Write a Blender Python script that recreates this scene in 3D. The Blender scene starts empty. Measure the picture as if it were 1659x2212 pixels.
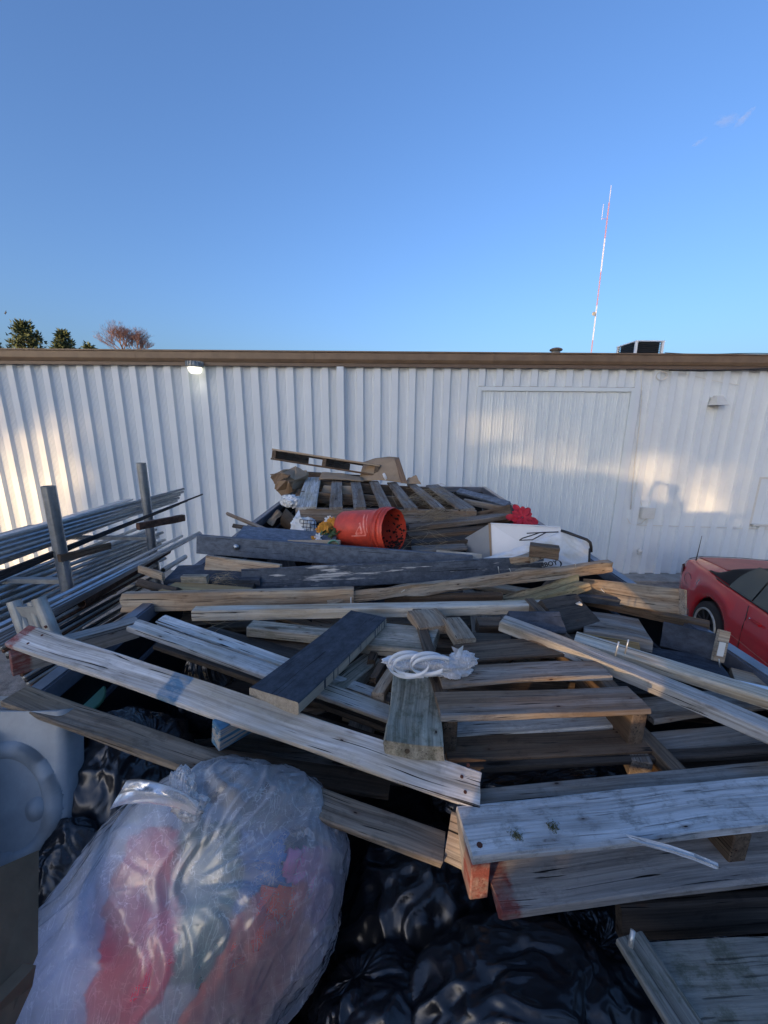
import bpy, bmesh, math, random
from math import radians, sin, cos, pi, atan2, sqrt, tan
from mathutils import Vector, Matrix, noise, Quaternion
random.seed(7)
C = bpy.data.collections.new('place'); S = bpy.context.scene; S.collection.children.link(C)

# ---------------------------------------------------------------- camera
PITCH, ROLL, F, W0, H0 = radians(13.0), radians(0.45), 840.0, 1659.0, 2212.0
cam = bpy.data.objects.new('camera', bpy.data.cameras.new('camera')); C.objects.link(cam)
cam.data.sensor_fit = 'VERTICAL'; cam.data.sensor_height = 36; cam.data.sensor_width = 27
cam.data.lens = 36*F/H0; cam.data.clip_start = 0.02; cam.data.clip_end = 3000
EYE = Vector((0, 0, 2.9))
CR = Matrix.Rotation(pi/2-PITCH, 3, 'X') @ Matrix.Rotation(ROLL, 3, 'Z')
cam.matrix_world = Matrix.Translation(EYE) @ CR.to_4x4()
S.camera = cam
# ---------------------------------------------------------------- light
ELEV, AZ = radians(6.8), radians(35.3)
LDIR = Vector((sin(AZ)*cos(ELEV), cos(AZ)*cos(ELEV), -sin(ELEV)))
w = bpy.data.worlds.new('World'); S.world = w; w.use_nodes = True
nt = w.node_tree; nt.nodes.clear()
def N(t, typ, **kw):
    n = t.nodes.new(typ)
    for k, v in kw.items(): setattr(n, k, v)
    return n
sky = N(nt, 'ShaderNodeTexSky', sky_type='NISHITA'); sky.sun_disc = False
sky.sun_elevation = radians(6.8); sky.sun_rotation = radians(180+35.3); sky.air_density = 1.0; sky.dust_density = 4.2; sky.ozone_density = 3.0
sky.altitude = 100
tint = N(nt, 'ShaderNodeMix', data_type='RGBA', blend_type='MULTIPLY'); tint.inputs[0].default_value = 1
tint.inputs[7].default_value = (0.70, 0.74, 0.90, 1)
bg = N(nt, 'ShaderNodeBackground'); bg.inputs[1].default_value = 0.15
wo = N(nt, 'ShaderNodeOutputWorld')
nt.links.new(sky.outputs[0], tint.inputs[6]); nt.links.new(bg.outputs[0], wo.inputs[0]); nt.links.new(tint.outputs[2], bg.inputs[0])
sl = bpy.data.lights.new('sun', 'SUN'); sl.energy = 2.0; sl.angle = radians(0.55); sl.color = (1.0, 0.64, 0.32)
sun = bpy.data.objects.new('sun', sl); C.objects.link(sun); sun.rotation_mode = 'QUATERNION'
sun.rotation_quaternion = LDIR.to_track_quat('-Z', 'Y'); sun.location = (-20, -30, 20)
S.view_settings.view_transform = 'Standard'; S.view_settings.look = 'None'; S.view_settings.gamma = 1
S.view_settings.exposure = 1.72
S.render.engine = 'CYCLES'
S.cycles.transparent_max_bounces = 12; S.cycles.max_bounces = 8

# ---------------------------------------------------------------- geometry helpers
def ray(x, y):
    return CR @ Vector(((x-W0/2)/F, -(y-H0/2)/F, -1))
def PY(x, y, Y):            # point of the sight line at forward distance Y
    d = ray(x, y); return EYE + d*(Y/d.y)
def PZ(x, y, z):            # point of the sight line at height z
    d = ray(x, y); return EYE + d*((z-EYE.z)/d.z)
def PD(x, y, dd):
    return EYE + ray(x, y)*dd
def P(x, y, h=0.0):         # point on (about) the heap's surface
    return PZ(x, y, 2.2+h)

def mat_of(name, col=(.5,.5,.5), rough=.6, metal=0, spec=.5, noise_amt=.0, nscale=8, col2=None, bump=0, bscale=60, stretch=None):
    m = bpy.data.materials.new(name); m.use_nodes = True
    t = m.node_tree; b = t.nodes['Principled BSDF']
    b.inputs['Roughness'].default_value = rough; b.inputs['Metallic'].default_value = metal
    b.inputs['Specular IOR Level'].default_value = spec
    b.inputs['Base Color'].default_value = (*col, 1)
    tc = N(t, 'ShaderNodeTexCoord'); oi = N(t, 'ShaderNodeObjectInfo')
    ad = N(t, 'ShaderNodeVectorMath', operation='MULTIPLY_ADD'); ad.inputs[1].default_value = stretch or (1, 1, 1)
    sc = N(t, 'ShaderNodeMath', operation='MULTIPLY'); sc.inputs[1].default_value = 37
    t.links.new(oi.outputs['Random'], sc.inputs[0]); t.links.new(tc.outputs['Object'], ad.inputs[0]); t.links.new(sc.outputs[0], ad.inputs[2])
    if noise_amt:
        n = N(t, 'ShaderNodeTexNoise'); n.inputs['Scale'].default_value = nscale; n.inputs['Detail'].default_value = 6; n.inputs['Roughness'].default_value = .65
        t.links.new(ad.outputs[0], n.inputs['Vector'])
        r = N(t, 'ShaderNodeValToRGB'); c2 = col2 or tuple(c*(1-noise_amt) for c in col)
        r.color_ramp.elements[0].position = .35; r.color_ramp.elements[1].position = .62
        r.color_ramp.elements[0].color = (*c2, 1); r.color_ramp.elements[1].color = (*col, 1)
        t.links.new(n.outputs[0], r.inputs[0]); t.links.new(r.outputs[0], b.inputs['Base Color'])
    if bump:
        n2 = N(t, 'ShaderNodeTexNoise'); n2.inputs['Scale'].default_value = bscale; n2.inputs['Detail'].default_value = 4
        t.links.new(ad.outputs[0], n2.inputs['Vector'])
        bp = N(t, 'ShaderNodeBump'); bp.inputs['Strength'].default_value = bump; bp.inputs['Distance'].default_value = .01
        t.links.new(n2.outputs[0], bp.inputs['Height']); t.links.new(bp.outputs[0], b.inputs['Normal'])
    return m

def wood(name, light, dark, warm=None, paint=None, chips=.5, chipcol=(.5,.48,.44), bands=(), moss=0, ptop=False, gs=1.0, crack=1.0, rough=.85, blot=.5, bump=.6):
    m = bpy.data.materials.new(name); m.use_nodes = True
    t = m.node_tree; b = t.nodes['Principled BSDF']; L = t.links.new
    b.inputs['Roughness'].default_value = rough; b.inputs['Specular IOR Level'].default_value = .25
    tc = N(t, 'ShaderNodeTexCoord'); oi = N(t, 'ShaderNodeObjectInfo')
    sc = N(t, 'ShaderNodeMath', operation='MULTIPLY'); sc.inputs[1].default_value = 91; L(oi.outputs['Random'], sc.inputs[0])
    # slow wander of the grain
    wn = N(t, 'ShaderNodeTexNoise'); wn.inputs['Scale'].default_value = 3.5; wn.inputs['Detail'].default_value = 1
    o0 = N(t, 'ShaderNodeVectorMath', operation='ADD'); L(tc.outputs['Object'], o0.inputs[0]); L(sc.outputs[0], o0.inputs[1]); L(o0.outputs[0], wn.inputs['Vector'])
    wv = N(t, 'ShaderNodeVectorMath', operation='MULTIPLY_ADD'); wv.inputs[1].default_value = (0, .022, .022)
    L(wn.outputs['Color'], wv.inputs[0]); L(o0.outputs[0], wv.inputs[2])
    def st(sx, sy, det=5, ro=.6):
        v = N(t, 'ShaderNodeVectorMath', operation='MULTIPLY'); v.inputs[1].default_value = (sx, sy, sy); L(wv.outputs[0], v.inputs[0])
        n = N(t, 'ShaderNodeTexNoise'); n.inputs['Scale'].default_value = 1; n.inputs['Detail'].default_value = det; n.inputs['Roughness'].default_value = ro
        L(v.outputs[0], n.inputs['Vector']); return n
    g = st(1.6*gs, 170*gs, 6, .75); med = st(1.1*gs, 48*gs, 4, .6); pat = st(3.0, 14, 4, .6); blo = st(22, 34, 6, .75); ck = st(2.2*gs, 230*gs, 2, .4)
    def mth(op, a, bb):
        q = N(t, 'ShaderNodeMath', operation=op)
        for i, s_ in enumerate((a, bb)):
            if isinstance(s_, (int, float)): q.inputs[i].default_value = s_
            elif s_ is not None: L(s_, q.inputs[i])
        return q.outputs[0]
    def rng(x, a, bb):
        q = N(t, 'ShaderNodeMapRange'); q.inputs['From Min'].default_value = a; q.inputs['From Max'].default_value = bb; L(x, q.inputs['Value']); return q.outputs[0]
    def mix(f, a, bb, bt='MIX'):
        q = N(t, 'ShaderNodeMix', data_type='RGBA', blend_type=bt)
        if isinstance(f, (int, float)): q.inputs[0].default_value = f
        else: L(f, q.inputs[0])
        for i, s_ in ((6, a), (7, bb)):
            if isinstance(s_, tuple): q.inputs[i].default_value = (*s_[:3], 1)
            else: L(s_, q.inputs[i])
        return q.outputs[2]
    gr = mth('ADD', mth('MULTIPLY', g.outputs[0], .55), mth('MULTIPLY', med.outputs[0], .45))
    grain = rng(gr, .375, .625)
    col = mix(grain, dark, light)
    if warm: col = mix(rng(pat.outputs[0], .43, .62), col, mix(grain, tuple(c*.45 for c in warm), warm))
    col = mix(mth('MULTIPLY', rng(blo.outputs[0], .52, .72), blot), col, tuple(c*.45 for c in dark))
    if moss: col = mix(mth('MULTIPLY', rng(blo.outputs[0], .45, .6), moss), col, (.055, .07, .02))
    kv = N(t, 'ShaderNodeVectorMath', operation='MULTIPLY'); kv.inputs[1].default_value = (3.2, 15, 15); L(o0.outputs[0], kv.inputs[0])
    vo = N(t, 'ShaderNodeTexVoronoi'); vo.inputs['Scale'].default_value = 1; L(kv.outputs[0], vo.inputs['Vector'])
    kd = mth('ADD', vo.outputs['Distance'], mth('MULTIPLY', mth('SUBTRACT', blo.outputs[0], .5), .12))
    col = mix(mth('MULTIPLY', rng(kd, .24, .13), .55), col, tuple(c*.8 for c in dark))
    col = mix(mth('MULTIPLY', rng(kd, .105, .085), .85), col, (dark[0]*.35, dark[1]*.25, dark[2]*.2))
    nv = N(t, 'ShaderNodeVectorMath', operation='MULTIPLY'); nv.inputs[1].default_value = (9, 24, 24); L(o0.outputs[0], nv.inputs[0])
    vn = N(t, 'ShaderNodeTexVoronoi'); vn.inputs['Scale'].default_value = 1; L(nv.outputs[0], vn.inputs['Vector'])
    col = mix(mth('MULTIPLY', rng(vn.outputs['Distance'], .16, .05), .45), col, (.10,.045,.02))
    col = mix(rng(vn.outputs['Distance'], .055, .04), col, (.025,.012,.008))
    crk = rng(ck.outputs[0], .345, .30)
    col = mix(mth('MULTIPLY', crk, crack), col, (.012, .01, .009))
    if paint:
        cn = st(5, 60, 5, .6); cb = st(2.2, 5, 2, .5)
        keep = rng(mth('ADD', mth('MULTIPLY', cn.outputs[0], .55), mth('MULTIPLY', cb.outputs[0], .45)), .40+.16*chips, .37+.16*chips)
        if ptop:
            nn_ = N(t, 'ShaderNodeSeparateXYZ'); L(tc.outputs['Normal'], nn_.inputs[0])
            dv = N(t, 'ShaderNodeVectorMath', operation='MULTIPLY'); dv.inputs[1].default_value = (90, 0, 4); L(o0.outputs[0], dv.inputs[0])
            dn_ = N(t, 'ShaderNodeTexNoise'); dn_.inputs['Scale'].default_value = 1; dn_.inputs['Detail'].default_value = 1; L(dv.outputs[0], dn_.inputs['Vector'])
            keep = mth('SUBTRACT', 1.0, mth('MULTIPLY', mth('SUBTRACT', 1.0, keep), mth('MAXIMUM', rng(nn_.outputs[2], .3, .7), rng(dn_.outputs[0], .60, .63))))
        inv = mth('SUBTRACT', 1.0, keep)
        pc = mix(rng(blo.outputs[0], .4, .7), paint, tuple(min(1, c*1.9+.006) for c in paint))
        pc = mix(mth('MULTIPLY', crk, .8), pc, (.006, .006, .007))
        col = mix(inv, mix(grain, tuple(c*.5 for c in chipcol), chipcol), pc)
    sx = N(t, 'ShaderNodeSeparateXYZ'); L(tc.outputs['Object'], sx.inputs[0])
    for (x0, x1, bc) in bands:
        wob = mth('MULTIPLY', mth('SUBTRACT', blo.outputs[0], .5), .03)
        xx = mth('ADD', sx.outputs[0], wob)
        mk = mth('MULTIPLY', rng(xx, x0-.004, x0+.004), rng(xx, x1+.004, x1-.004))
        mk = mth('MULTIPLY', mk, rng(blo.outputs[0], .75, .45))
        col = mix(mk, col, mix(grain, tuple(c*.55 for c in bc), bc))
    vr = mth('ADD', mth('MULTIPLY', oi.outputs['Random'], .35), .82)
    hs = N(t, 'ShaderNodeHueSaturation'); L(vr, hs.inputs['Value']); L(col, hs.inputs['Color'])
    L(hs.outputs[0], b.inputs['Base Color'])
    bp = N(t, 'ShaderNodeBump'); bp.inputs['Strength'].default_value = bump; bp.inputs['Distance'].default_value = .004
    L(mth('SUBTRACT', gr, mth('MULTIPLY', crk, .35)), bp.inputs['Height']); L(bp.outputs[0], b.inputs['Normal'])
    return m

def link(name, me, mat=None, parent=None, label=None, cat=None, group=None, kind=None, smooth=False):
    o = bpy.data.objects.new(name, me); C.objects.link(o)
    if mat and me is not None and not me.materials: me.materials.append(mat)
    if parent is not None:
        o.parent = parent; o.matrix_parent_inverse = parent_inv(parent)
    if label: o['label'] = label
    if cat: o['category'] = cat
    if group: o['group'] = group
    if kind: o['kind'] = kind
    if smooth and me is not None:
        me.polygons.foreach_set('use_smooth', [True]*len(me.polygons))
    return o
def world_m(o):
    m = o.matrix_basis.copy()
    if o.parent is not None: m = world_m(o.parent) @ o.matrix_parent_inverse @ m
    return m
def parent_inv(p): return world_m(p).inverted()
def thing(name, label, cat, loc=(0,0,0), group=None, mw=None):
    o = bpy.data.objects.new(name, None); C.objects.link(o)
    o.empty_display_size = .1
    if mw is not None: o.matrix_basis = mw
    else: o.location = loc; 
    o.matrix_basis = o.matrix_basis if mw is not None else Matrix.Translation(Vector(loc))
    o['label'] = label; o['category'] = cat
    if group: o['group'] = group
    return o
def mesh(vs, fs, name='m'):
    me = bpy.data.meshes.new(name); me.from_pydata([tuple(v) for v in vs], [], fs); me.update(); return me
def frame(o, X, Y, Z):
    return Matrix(((X.x, Y.x, Z.x, o.x), (X.y, Y.y, Z.y, o.y), (X.z, Y.z, Z.z, o.z), (0, 0, 0, 1)))

def nz(x, y=0, z=0): return noise.noise(Vector((x, y, z)))
def board_mesh(L, Wd, T, seed, wob=.0022, bow=0, rough=0, jag0=0, jag1=0, twist=0, seg=.045):
    n = max(4, min(60, int(L/seg))); c = min(.0035, T*.2, Wd*.1)
    ring = [(c, 0), (Wd*.33, 0), (Wd*.66, 0), (Wd-c, 0), (Wd, -c), (Wd, -T+c), (Wd-c, -T), (Wd*.5, -T), (c, -T), (0, -T+c), (0, -c)]
    vs, fs = [], []; K = len(ring)
    for i in range(n+1):
        u = i/n; x = L*u; yb = bow*4*u*(1-u)
        for k, (y, z) in enumerate(ring):
            dy = nz(x*4+seed, k*.9, seed)*wob; dz = nz(x*5+seed+9, k*1.1, seed*2)*wob*.8
            if rough:
                dy += noise.noise(Vector((x*9+seed, y*50, z*50)))*rough; dz += noise.noise(Vector((x*9+seed+50, y*50, z*50)))*rough
            dx = 0
            if i == 0 and jag0: dx = abs(nz(k*7.3+seed, seed))*jag0*2
            if i == n and jag1: dx = -abs(nz(k*5.1+seed, seed))*jag1*2
            a = twist*(u-.5); yy = y-Wd/2; zz = z+T/2
            y2 = yy*cos(a)-zz*sin(a)+Wd/2; z2 = yy*sin(a)+zz*cos(a)-T/2
            vs.append((x+dx, y2+dy, z2+dz+yb))
    for i in range(n):
        for k in range(K):
            a = i*K+k; b_ = i*K+(k+1) % K
            fs.append((a, a+K, b_+K, b_))
    fs.append(tuple(range(K))); fs.append(tuple(reversed(range(n*K, n*K+K))))
    me = mesh(vs, fs)
    bm = bmesh.new(); bm.from_mesh(me); bmesh.ops.recalc_face_normals(bm, faces=bm.faces); bm.to_mesh(me); bm.free()
    return me
NS = [0]
def board(A, B, Cc, T, mat, name='loose_board', parent=None, label=None, cat='board', group=None, **kw):
    NS[0] += 1
    X = (B-A); L = X.length; X.normalize()
    v = Cc-A; v -= X*v.dot(X); Wd = v.length; Y = v.normalized(); Z = X.cross(Y)
    flip = Z.dot(EYE-A) < 0
    if flip:   # keep right handed: swap ends
        A, B = B, A; X = -X; Z = X.cross(Y)
    if flip:
        kw['jag0'], kw['jag1'] = kw.get('jag1', 0), kw.get('jag0', 0)
    rk = random.Random(NS[0])
    if kw.get('wob', .003) > .0009 and L > .12:
        kw.setdefault('jag0', rk.uniform(.001, .007)); kw.setdefault('jag1', rk.uniform(.001, .007)); kw.setdefault('bow', rk.uniform(-.005, .006)); kw.setdefault('wob', .0032); kw.setdefault('twist', rk.uniform(-.03, .03))
    me = board_mesh(L, Wd, T, NS[0]*3.17, **kw)
    o = link(name, me, mat, parent, label, cat if parent is None else None, group)
    o.matrix_basis = frame(A, X, Y, Z)
    o['flip'] = 1 if flip else 0
    return o
def tube_mesh(pts, r, seg=8, caps=True, r1=None):
    vs, fs = [], []; n = len(pts); pts = [Vector(p) for p in pts]; prev = None
    for i, p in enumerate(pts):
        d = (pts[min(i+1, n-1)]-pts[max(i-1, 0)]).normalized()
        if prev is None:
            a = d.orthogonal().normalized()
        else:
            a = prev-d*prev.dot(d); a = a.normalized() if a.length > 1e-6 else d.orthogonal().normalized()
        prev = a; b_ = d.cross(a)
        rr = r if r1 is None else r+(r1-r)*i/(n-1)
        for k in range(seg):
            t = 2*pi*k/seg; vs.append(p+a*cos(t)*rr+b_*sin(t)*rr)
    for i in range(n-1):
        for k in range(seg):
            a = i*seg+k; b_ = i*seg+(k+1) % seg; fs.append((a, b_, b_+seg, a+seg))
    if caps: fs.append(tuple(reversed(range(seg)))); fs.append(tuple(range((n-1)*seg, n*seg)))
    return vs, fs
def tube(name, pts, r, mat, parent=None, seg=8, smooth=True, r1=None, **kw):
    vs, fs = tube_mesh(pts, r, seg, r1=r1)
    return link(name, mesh(vs, fs), mat, parent, smooth=smooth, **kw)
def hollow(name, A, B, r, mat, parent=None, wall=.004, seg=14, **kw):
    X = (B-A).normalized(); a = X.orthogonal().normalized(); b_ = X.cross(a); vs, fs = [], []
    for (p, rr) in ((A, r), (B, r), (B, r-wall), (A, r-wall)):
        for k in range(seg):
            t = 2*pi*k/seg; vs.append(p+a*cos(t)*rr+b_*sin(t)*rr)
    for j in range(4):
        for k in range(seg):
            p0 = j*seg+k; p1 = j*seg+(k+1) % seg; q = ((j+1) % 4)*seg
            fs.append((p0, p1, q+(k+1) % seg, q+k))
    return link(name, mesh(vs, fs), mat, parent, smooth=False, **kw)
def join_meshes(parts):
    vs, fs = [], []
    for v, f in parts:
        o = len(vs); vs += [Vector(p) for p in v]; fs += [tuple(i+o for i in q) for q in f]
    return vs, fs
def boxvf(a, b):
    (x0, y0, z0), (x1, y1, z1) = a, b
    return [(x0,y0,z0),(x1,y0,z0),(x1,y1,z0),(x0,y1,z0),(x0,y0,z1),(x1,y0,z1),(x1,y1,z1),(x0,y1,z1)], \
           [(0,3,2,1),(4,5,6,7),(0,1,5,4),(1,2,6,5),(2,3,7,6),(3,0,4,7)]
def box(name, a, b, mat, parent=None, bev=0, **kw):
    v, f = boxvf([min(p, q) for p, q in zip(a, b)], [max(p, q) for p, q in zip(a, b)]); me = mesh(v, f)
    if bev:
        bm = bmesh.new(); bm.from_mesh(me); bmesh.ops.bevel(bm, geom=bm.edges[:], offset=bev, segments=2, affect='EDGES'); bm.to_mesh(me); bm.free()
    return link(name, me, mat, parent, **kw)
def slab(pts, T, mat, name, parent=None, **kw):  # polygon with thickness, away from the eye
    pts = [Vector(p) for p in pts]; n = (pts[1]-pts[0]).cross(pts[2]-pts[0]).normalized()
    if n.dot(EYE-pts[0]) < 0: n = -n
    k = len(pts); vs = pts+[p-n*T for p in pts]
    fs = [tuple(range(k)), tuple(reversed(range(k, 2*k)))]+[(i, (i+1) % k, (i+1) % k+k, i+k) for i in range(k)]
    me = mesh(vs, fs); bm = bmesh.new(); bm.from_mesh(me); bmesh.ops.recalc_face_normals(bm, faces=bm.faces); bm.to_mesh(me); bm.free()
    return link(name, me, mat, parent, **kw)
def grid_sheet(fn, nu, nv, mat, name, T=0, parent=None, smooth=True, **kw):
    vs = [fn(i/nu, j/nv) for j in range(nv+1) for i in range(nu+1)]
    fs = [(j*(nu+1)+i, j*(nu+1)+i+1, (j+1)*(nu+1)+i+1, (j+1)*(nu+1)+i) for j in range(nv) for i in range(nu)]
    o = link(name, mesh(vs, fs), mat, parent, smooth=smooth, **kw)
    if T:
        md = o.modifiers.new('s', 'SOLIDIFY'); md.thickness = T
    return o
def bil(a, b, c, d, u, v): return a*(1-u)*(1-v)+b*u*(1-v)+c*u*v+d*(1-u)*v

# ---------------------------------------------------------------- materials
M = {}
M['silver'] = wood('silver_wood', (.70,.70,.68), (.27,.25,.22), warm=(.55,.50,.40), blot=.5)
M['silver_a'] = wood('silver_wood_red_end', (.80,.80,.78), (.30,.28,.25), warm=(.58,.52,.42), blot=.4, bands=((-.01,.030,(.34,.11,.10)), (.49,.545,(.14,.27,.40))))
M['fuzzy'] = wood('rough_silver_wood', (.80,.82,.83), (.36,.36,.35), gs=1.1, blot=.75, bump=1, moss=.12, crack=.5)
M['grey'] = wood('grey_wood', (.37,.34,.30), (.115,.10,.085), warm=(.28,.20,.135), blot=.5)
M['greyred'] = wood('grey_wood_red_edge', (.42,.40,.37), (.16,.15,.14), blot=.5, bands=((-.01,.038,(.24,.075,.065)),))
M['tan'] = wood('tan_wood', (.52,.39,.26), (.18,.115,.07), warm=(.50,.43,.33), blot=.35)
M['pale'] = wood('pale_wood', (.68,.60,.46), (.30,.23,.15), warm=(.72,.69,.60), blot=.3, gs=.7)
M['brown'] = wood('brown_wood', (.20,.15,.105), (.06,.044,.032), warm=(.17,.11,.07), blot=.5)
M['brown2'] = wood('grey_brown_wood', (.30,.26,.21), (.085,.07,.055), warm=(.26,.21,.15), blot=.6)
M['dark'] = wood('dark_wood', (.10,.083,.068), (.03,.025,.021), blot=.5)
M['gold'] = wood('gold_wood', (.50,.35,.16), (.27,.17,.08), blot=.25, gs=.7)
M['moss'] = wood('mossy_wood', (.56,.51,.39), (.20,.18,.13), moss=.35, blot=.5, bump=1, crack=.6)
M['green'] = wood('green_stained_wood', (.46,.42,.35), (.15,.14,.105), moss=.25, blot=.4, gs=.8)
M['moss2'] = wood('greenish_rough_wood', (.34,.32,.27), (.13,.12,.10), moss=.3, blot=.8, gs=1.3, crack=.6)
M['black'] = wood('black_painted_wood', (.4,.37,.3), (.15,.12,.09), paint=(.035,.042,.054), chips=-.65)
M['blacktop'] = wood('black_topped_wood', (.62,.56,.45), (.22,.18,.13), paint=(.040,.048,.060), chips=-.45, ptop=True, chipcol=(.50,.43,.33))
M['blackchip'] = wood('chipped_black_wood', (.4,.37,.3), (.15,.12,.09), paint=(.055,.066,.082), chips=.17, chipcol=(.58,.57,.54))
M['slate'] = wood('slate_painted_wood', (.4,.37,.3), (.15,.12,.09), paint=(.092,.112,.142), chips=-1.5, crack=.1, bump=.08)
M['rot'] = wood('rotten_wood', (.46,.35,.20), (.13,.09,.05), warm=(.34,.3,.16), blot=.6, bump=1.4, gs=.8)
M['blue'] = wood('blue_painted_wood', (.3,.33,.35), (.10,.12,.14), paint=(.06,.15,.24), chips=.1)
M['galv'] = mat_of('galvanised_steel', (.42,.46,.49), .34, .85, noise_amt=.25, nscale=25)
M['galv2'] = mat_of('dull_galvanised_steel', (.40,.42,.41), .48, .4, noise_amt=.35, nscale=14)
M['alu'] = mat_of('bright_aluminium', (.62,.66,.70), .32, .8, noise_amt=.2, nscale=10)
M['rust'] = mat_of('rusty_steel', (.13,.065,.04), .8, .2, noise_amt=.7, nscale=30, bump=.3)
M['darksteel'] = mat_of('dark_steel', (.035,.036,.04), .5, .4, noise_amt=.4, nscale=20)
M['nail'] = mat_of('nail_steel', (.65,.66,.62), .4, .6)
M['rustnail'] = mat_of('rusty_nail', (.09,.03,.018), .8, .2)
M['trailer'] = mat_of('black_trailer_paint', (.014,.015,.018), .42, 0, noise_amt=.3, nscale=5, bump=.08, bscale=90)
M['rail'] = mat_of('worn_rail_paint_with_sheen', (.15,.165,.20), .28, 0, noise_amt=.5, nscale=9, bump=.05)  # black paint lightened: the lit top's sheen is put into the colour
M['tyre'] = mat_of('tyre_rubber', (.02,.02,.021), .8, 0, noise_amt=.3, nscale=30)
M['wallw'] = mat_of('white_wall_paint', (.66,.72,.76), .5, 0, spec=.4, noise_amt=.05, nscale=1.2, bump=.02, bscale=12)
M['doorw'] = mat_of('white_door_paint', (.65,.72,.75), .4, 0, spec=.4, noise_amt=.04, nscale=1.5, bump=.02, bscale=12)
M['trim'] = mat_of('brown_trim', (.20,.135,.085), .45, 0, noise_amt=.25, nscale=4)
M['trim2'] = mat_of('brown_trim_dark', (.15,.10,.065), .5, 0, noise_amt=.25, nscale=4)
M['roof'] = mat_of('roof_metal', (.3,.28,.26), .5, .2)
M['concrete'] = mat_of('concrete', (.36,.34,.31), .9, 0, noise_amt=.35, nscale=6, bump=.3)
M['fixture'] = mat_of('cream_plastic', (.62,.63,.60), .5, 0, noise_amt=.1, nscale=10)
M['cardboard'] = mat_of('cardboard', (.36,.26,.165), .85, 0, noise_amt=.25, nscale=7, bump=.15, bscale=20)
M['cardboard2'] = mat_of('dirty_cardboard', (.20,.13,.075), .9, 0, noise_amt=.4, nscale=7, bump=.2, bscale=20)
M['tape'] = mat_of('brown_tape', (.20,.125,.07), .3, 0)
M['whitebox'] = mat_of('white_enamel', (.74,.77,.80), .35, 0, noise_amt=.06, nscale=3)
M['greybox'] = mat_of('grey_panel', (.36,.37,.37), .5, 0, noise_amt=.1, nscale=5)
M['cloth'] = mat_of('white_vinyl', (.70,.74,.78), .45, 0, noise_amt=.12, nscale=8, col2=(.55,.55,.50), bump=.3, bscale=18)
M['blackp'] = mat_of('black_plastic', (.012,.012,.013), .4, 0)
M['orange'] = mat_of('orange_bucket_plastic', (.66,.070,.035), .42, 0, noise_amt=.3, nscale=11, col2=(.45,.05,.03), bump=.15)
M['orange2'] = mat_of('faded_orange', (.78,.30,.24), .5, 0, noise_amt=.2, nscale=30, col2=(.70,.10,.06))
M['mud'] = mat_of('dried_mud', (.03,.018,.014), .95, 0, bump=.6, bscale=80)
M['tub'] = mat_of('pale_grey_plastic', (.29,.33,.36), .55, 0, noise_amt=.3, nscale=7, bump=.04, bscale=60)
M['petal'] = mat_of('yellow_petal', (.72,.36,.04), .7, 0, noise_amt=.3, nscale=60, col2=(.45,.16,.02))
M['wpetal'] = mat_of('white_petal', (.72,.72,.72), .7)
M['leaf'] = mat_of('fake_leaf_green', (.07,.12,.035), .6, 0, noise_amt=.3, nscale=40)
M['tuft'] = mat_of('dry_moss', (.13,.13,.05), .9)
M['redpetal'] = mat_of('red_silk', (.52,.012,.03), .6, 0, noise_amt=.35, nscale=30)
M['mint'] = mat_of('mint_plastic', (.18,.45,.28), .4)
M['straw'] = mat_of('straw', (.36,.28,.17), .8, 0, noise_amt=.3, nscale=20)
M['carred'] = mat_of('red_car_paint', (.52,.012,.020), .25, 0, noise_amt=.12, nscale=2)
M['carred'].node_tree.nodes['Principled BSDF'].inputs['Coat Weight'].default_value = .8
M['cardeck'] = mat_of('faded_red_paint', (.50,.12,.10), .5, 0, noise_amt=.2, nscale=3)
M['softtop'] = mat_of('black_soft_top', (.012,.012,.013), .9, 0, bump=.2, bscale=200)
M['glass'] = mat_of('dark_car_glass', (.03,.045,.045), .06, 0, spec=.9)
M['chrome'] = mat_of('chrome', (.7,.7,.7), .15, 1)
M['lampred'] = mat_of('dark_red_lamp', (.12,.01,.012), .2)
M['bark'] = mat_of('bark', (.13,.095,.075), .9, 0, noise_amt=.4, nscale=10)
M['twig'] = mat_of('reddish_twigs', (.25,.14,.10), .9)
M['pine'] = mat_of('pine_needles', (.085,.11,.04), .8, 0, noise_amt=.5, nscale=1.5, col2=(.03,.05,.022))
M['gravel'] = mat_of('gravel_ground', (.30,.27,.24), .95, 0, noise_amt=.5, nscale=9, bump=.8, bscale=60)
M['mastred'] = mat_of('mast_red', (.42,.20,.19), .6); M['mastwhite'] = mat_of('mast_white', (.62,.62,.64), .6)
M['skin'] = mat_of('skin', (.5,.3,.22), .6); M['jacket'] = mat_of('dark_jacket', (.03,.04,.07), .8); M['hair'] = mat_of('hair', (.03,.02,.015), .8)

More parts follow.
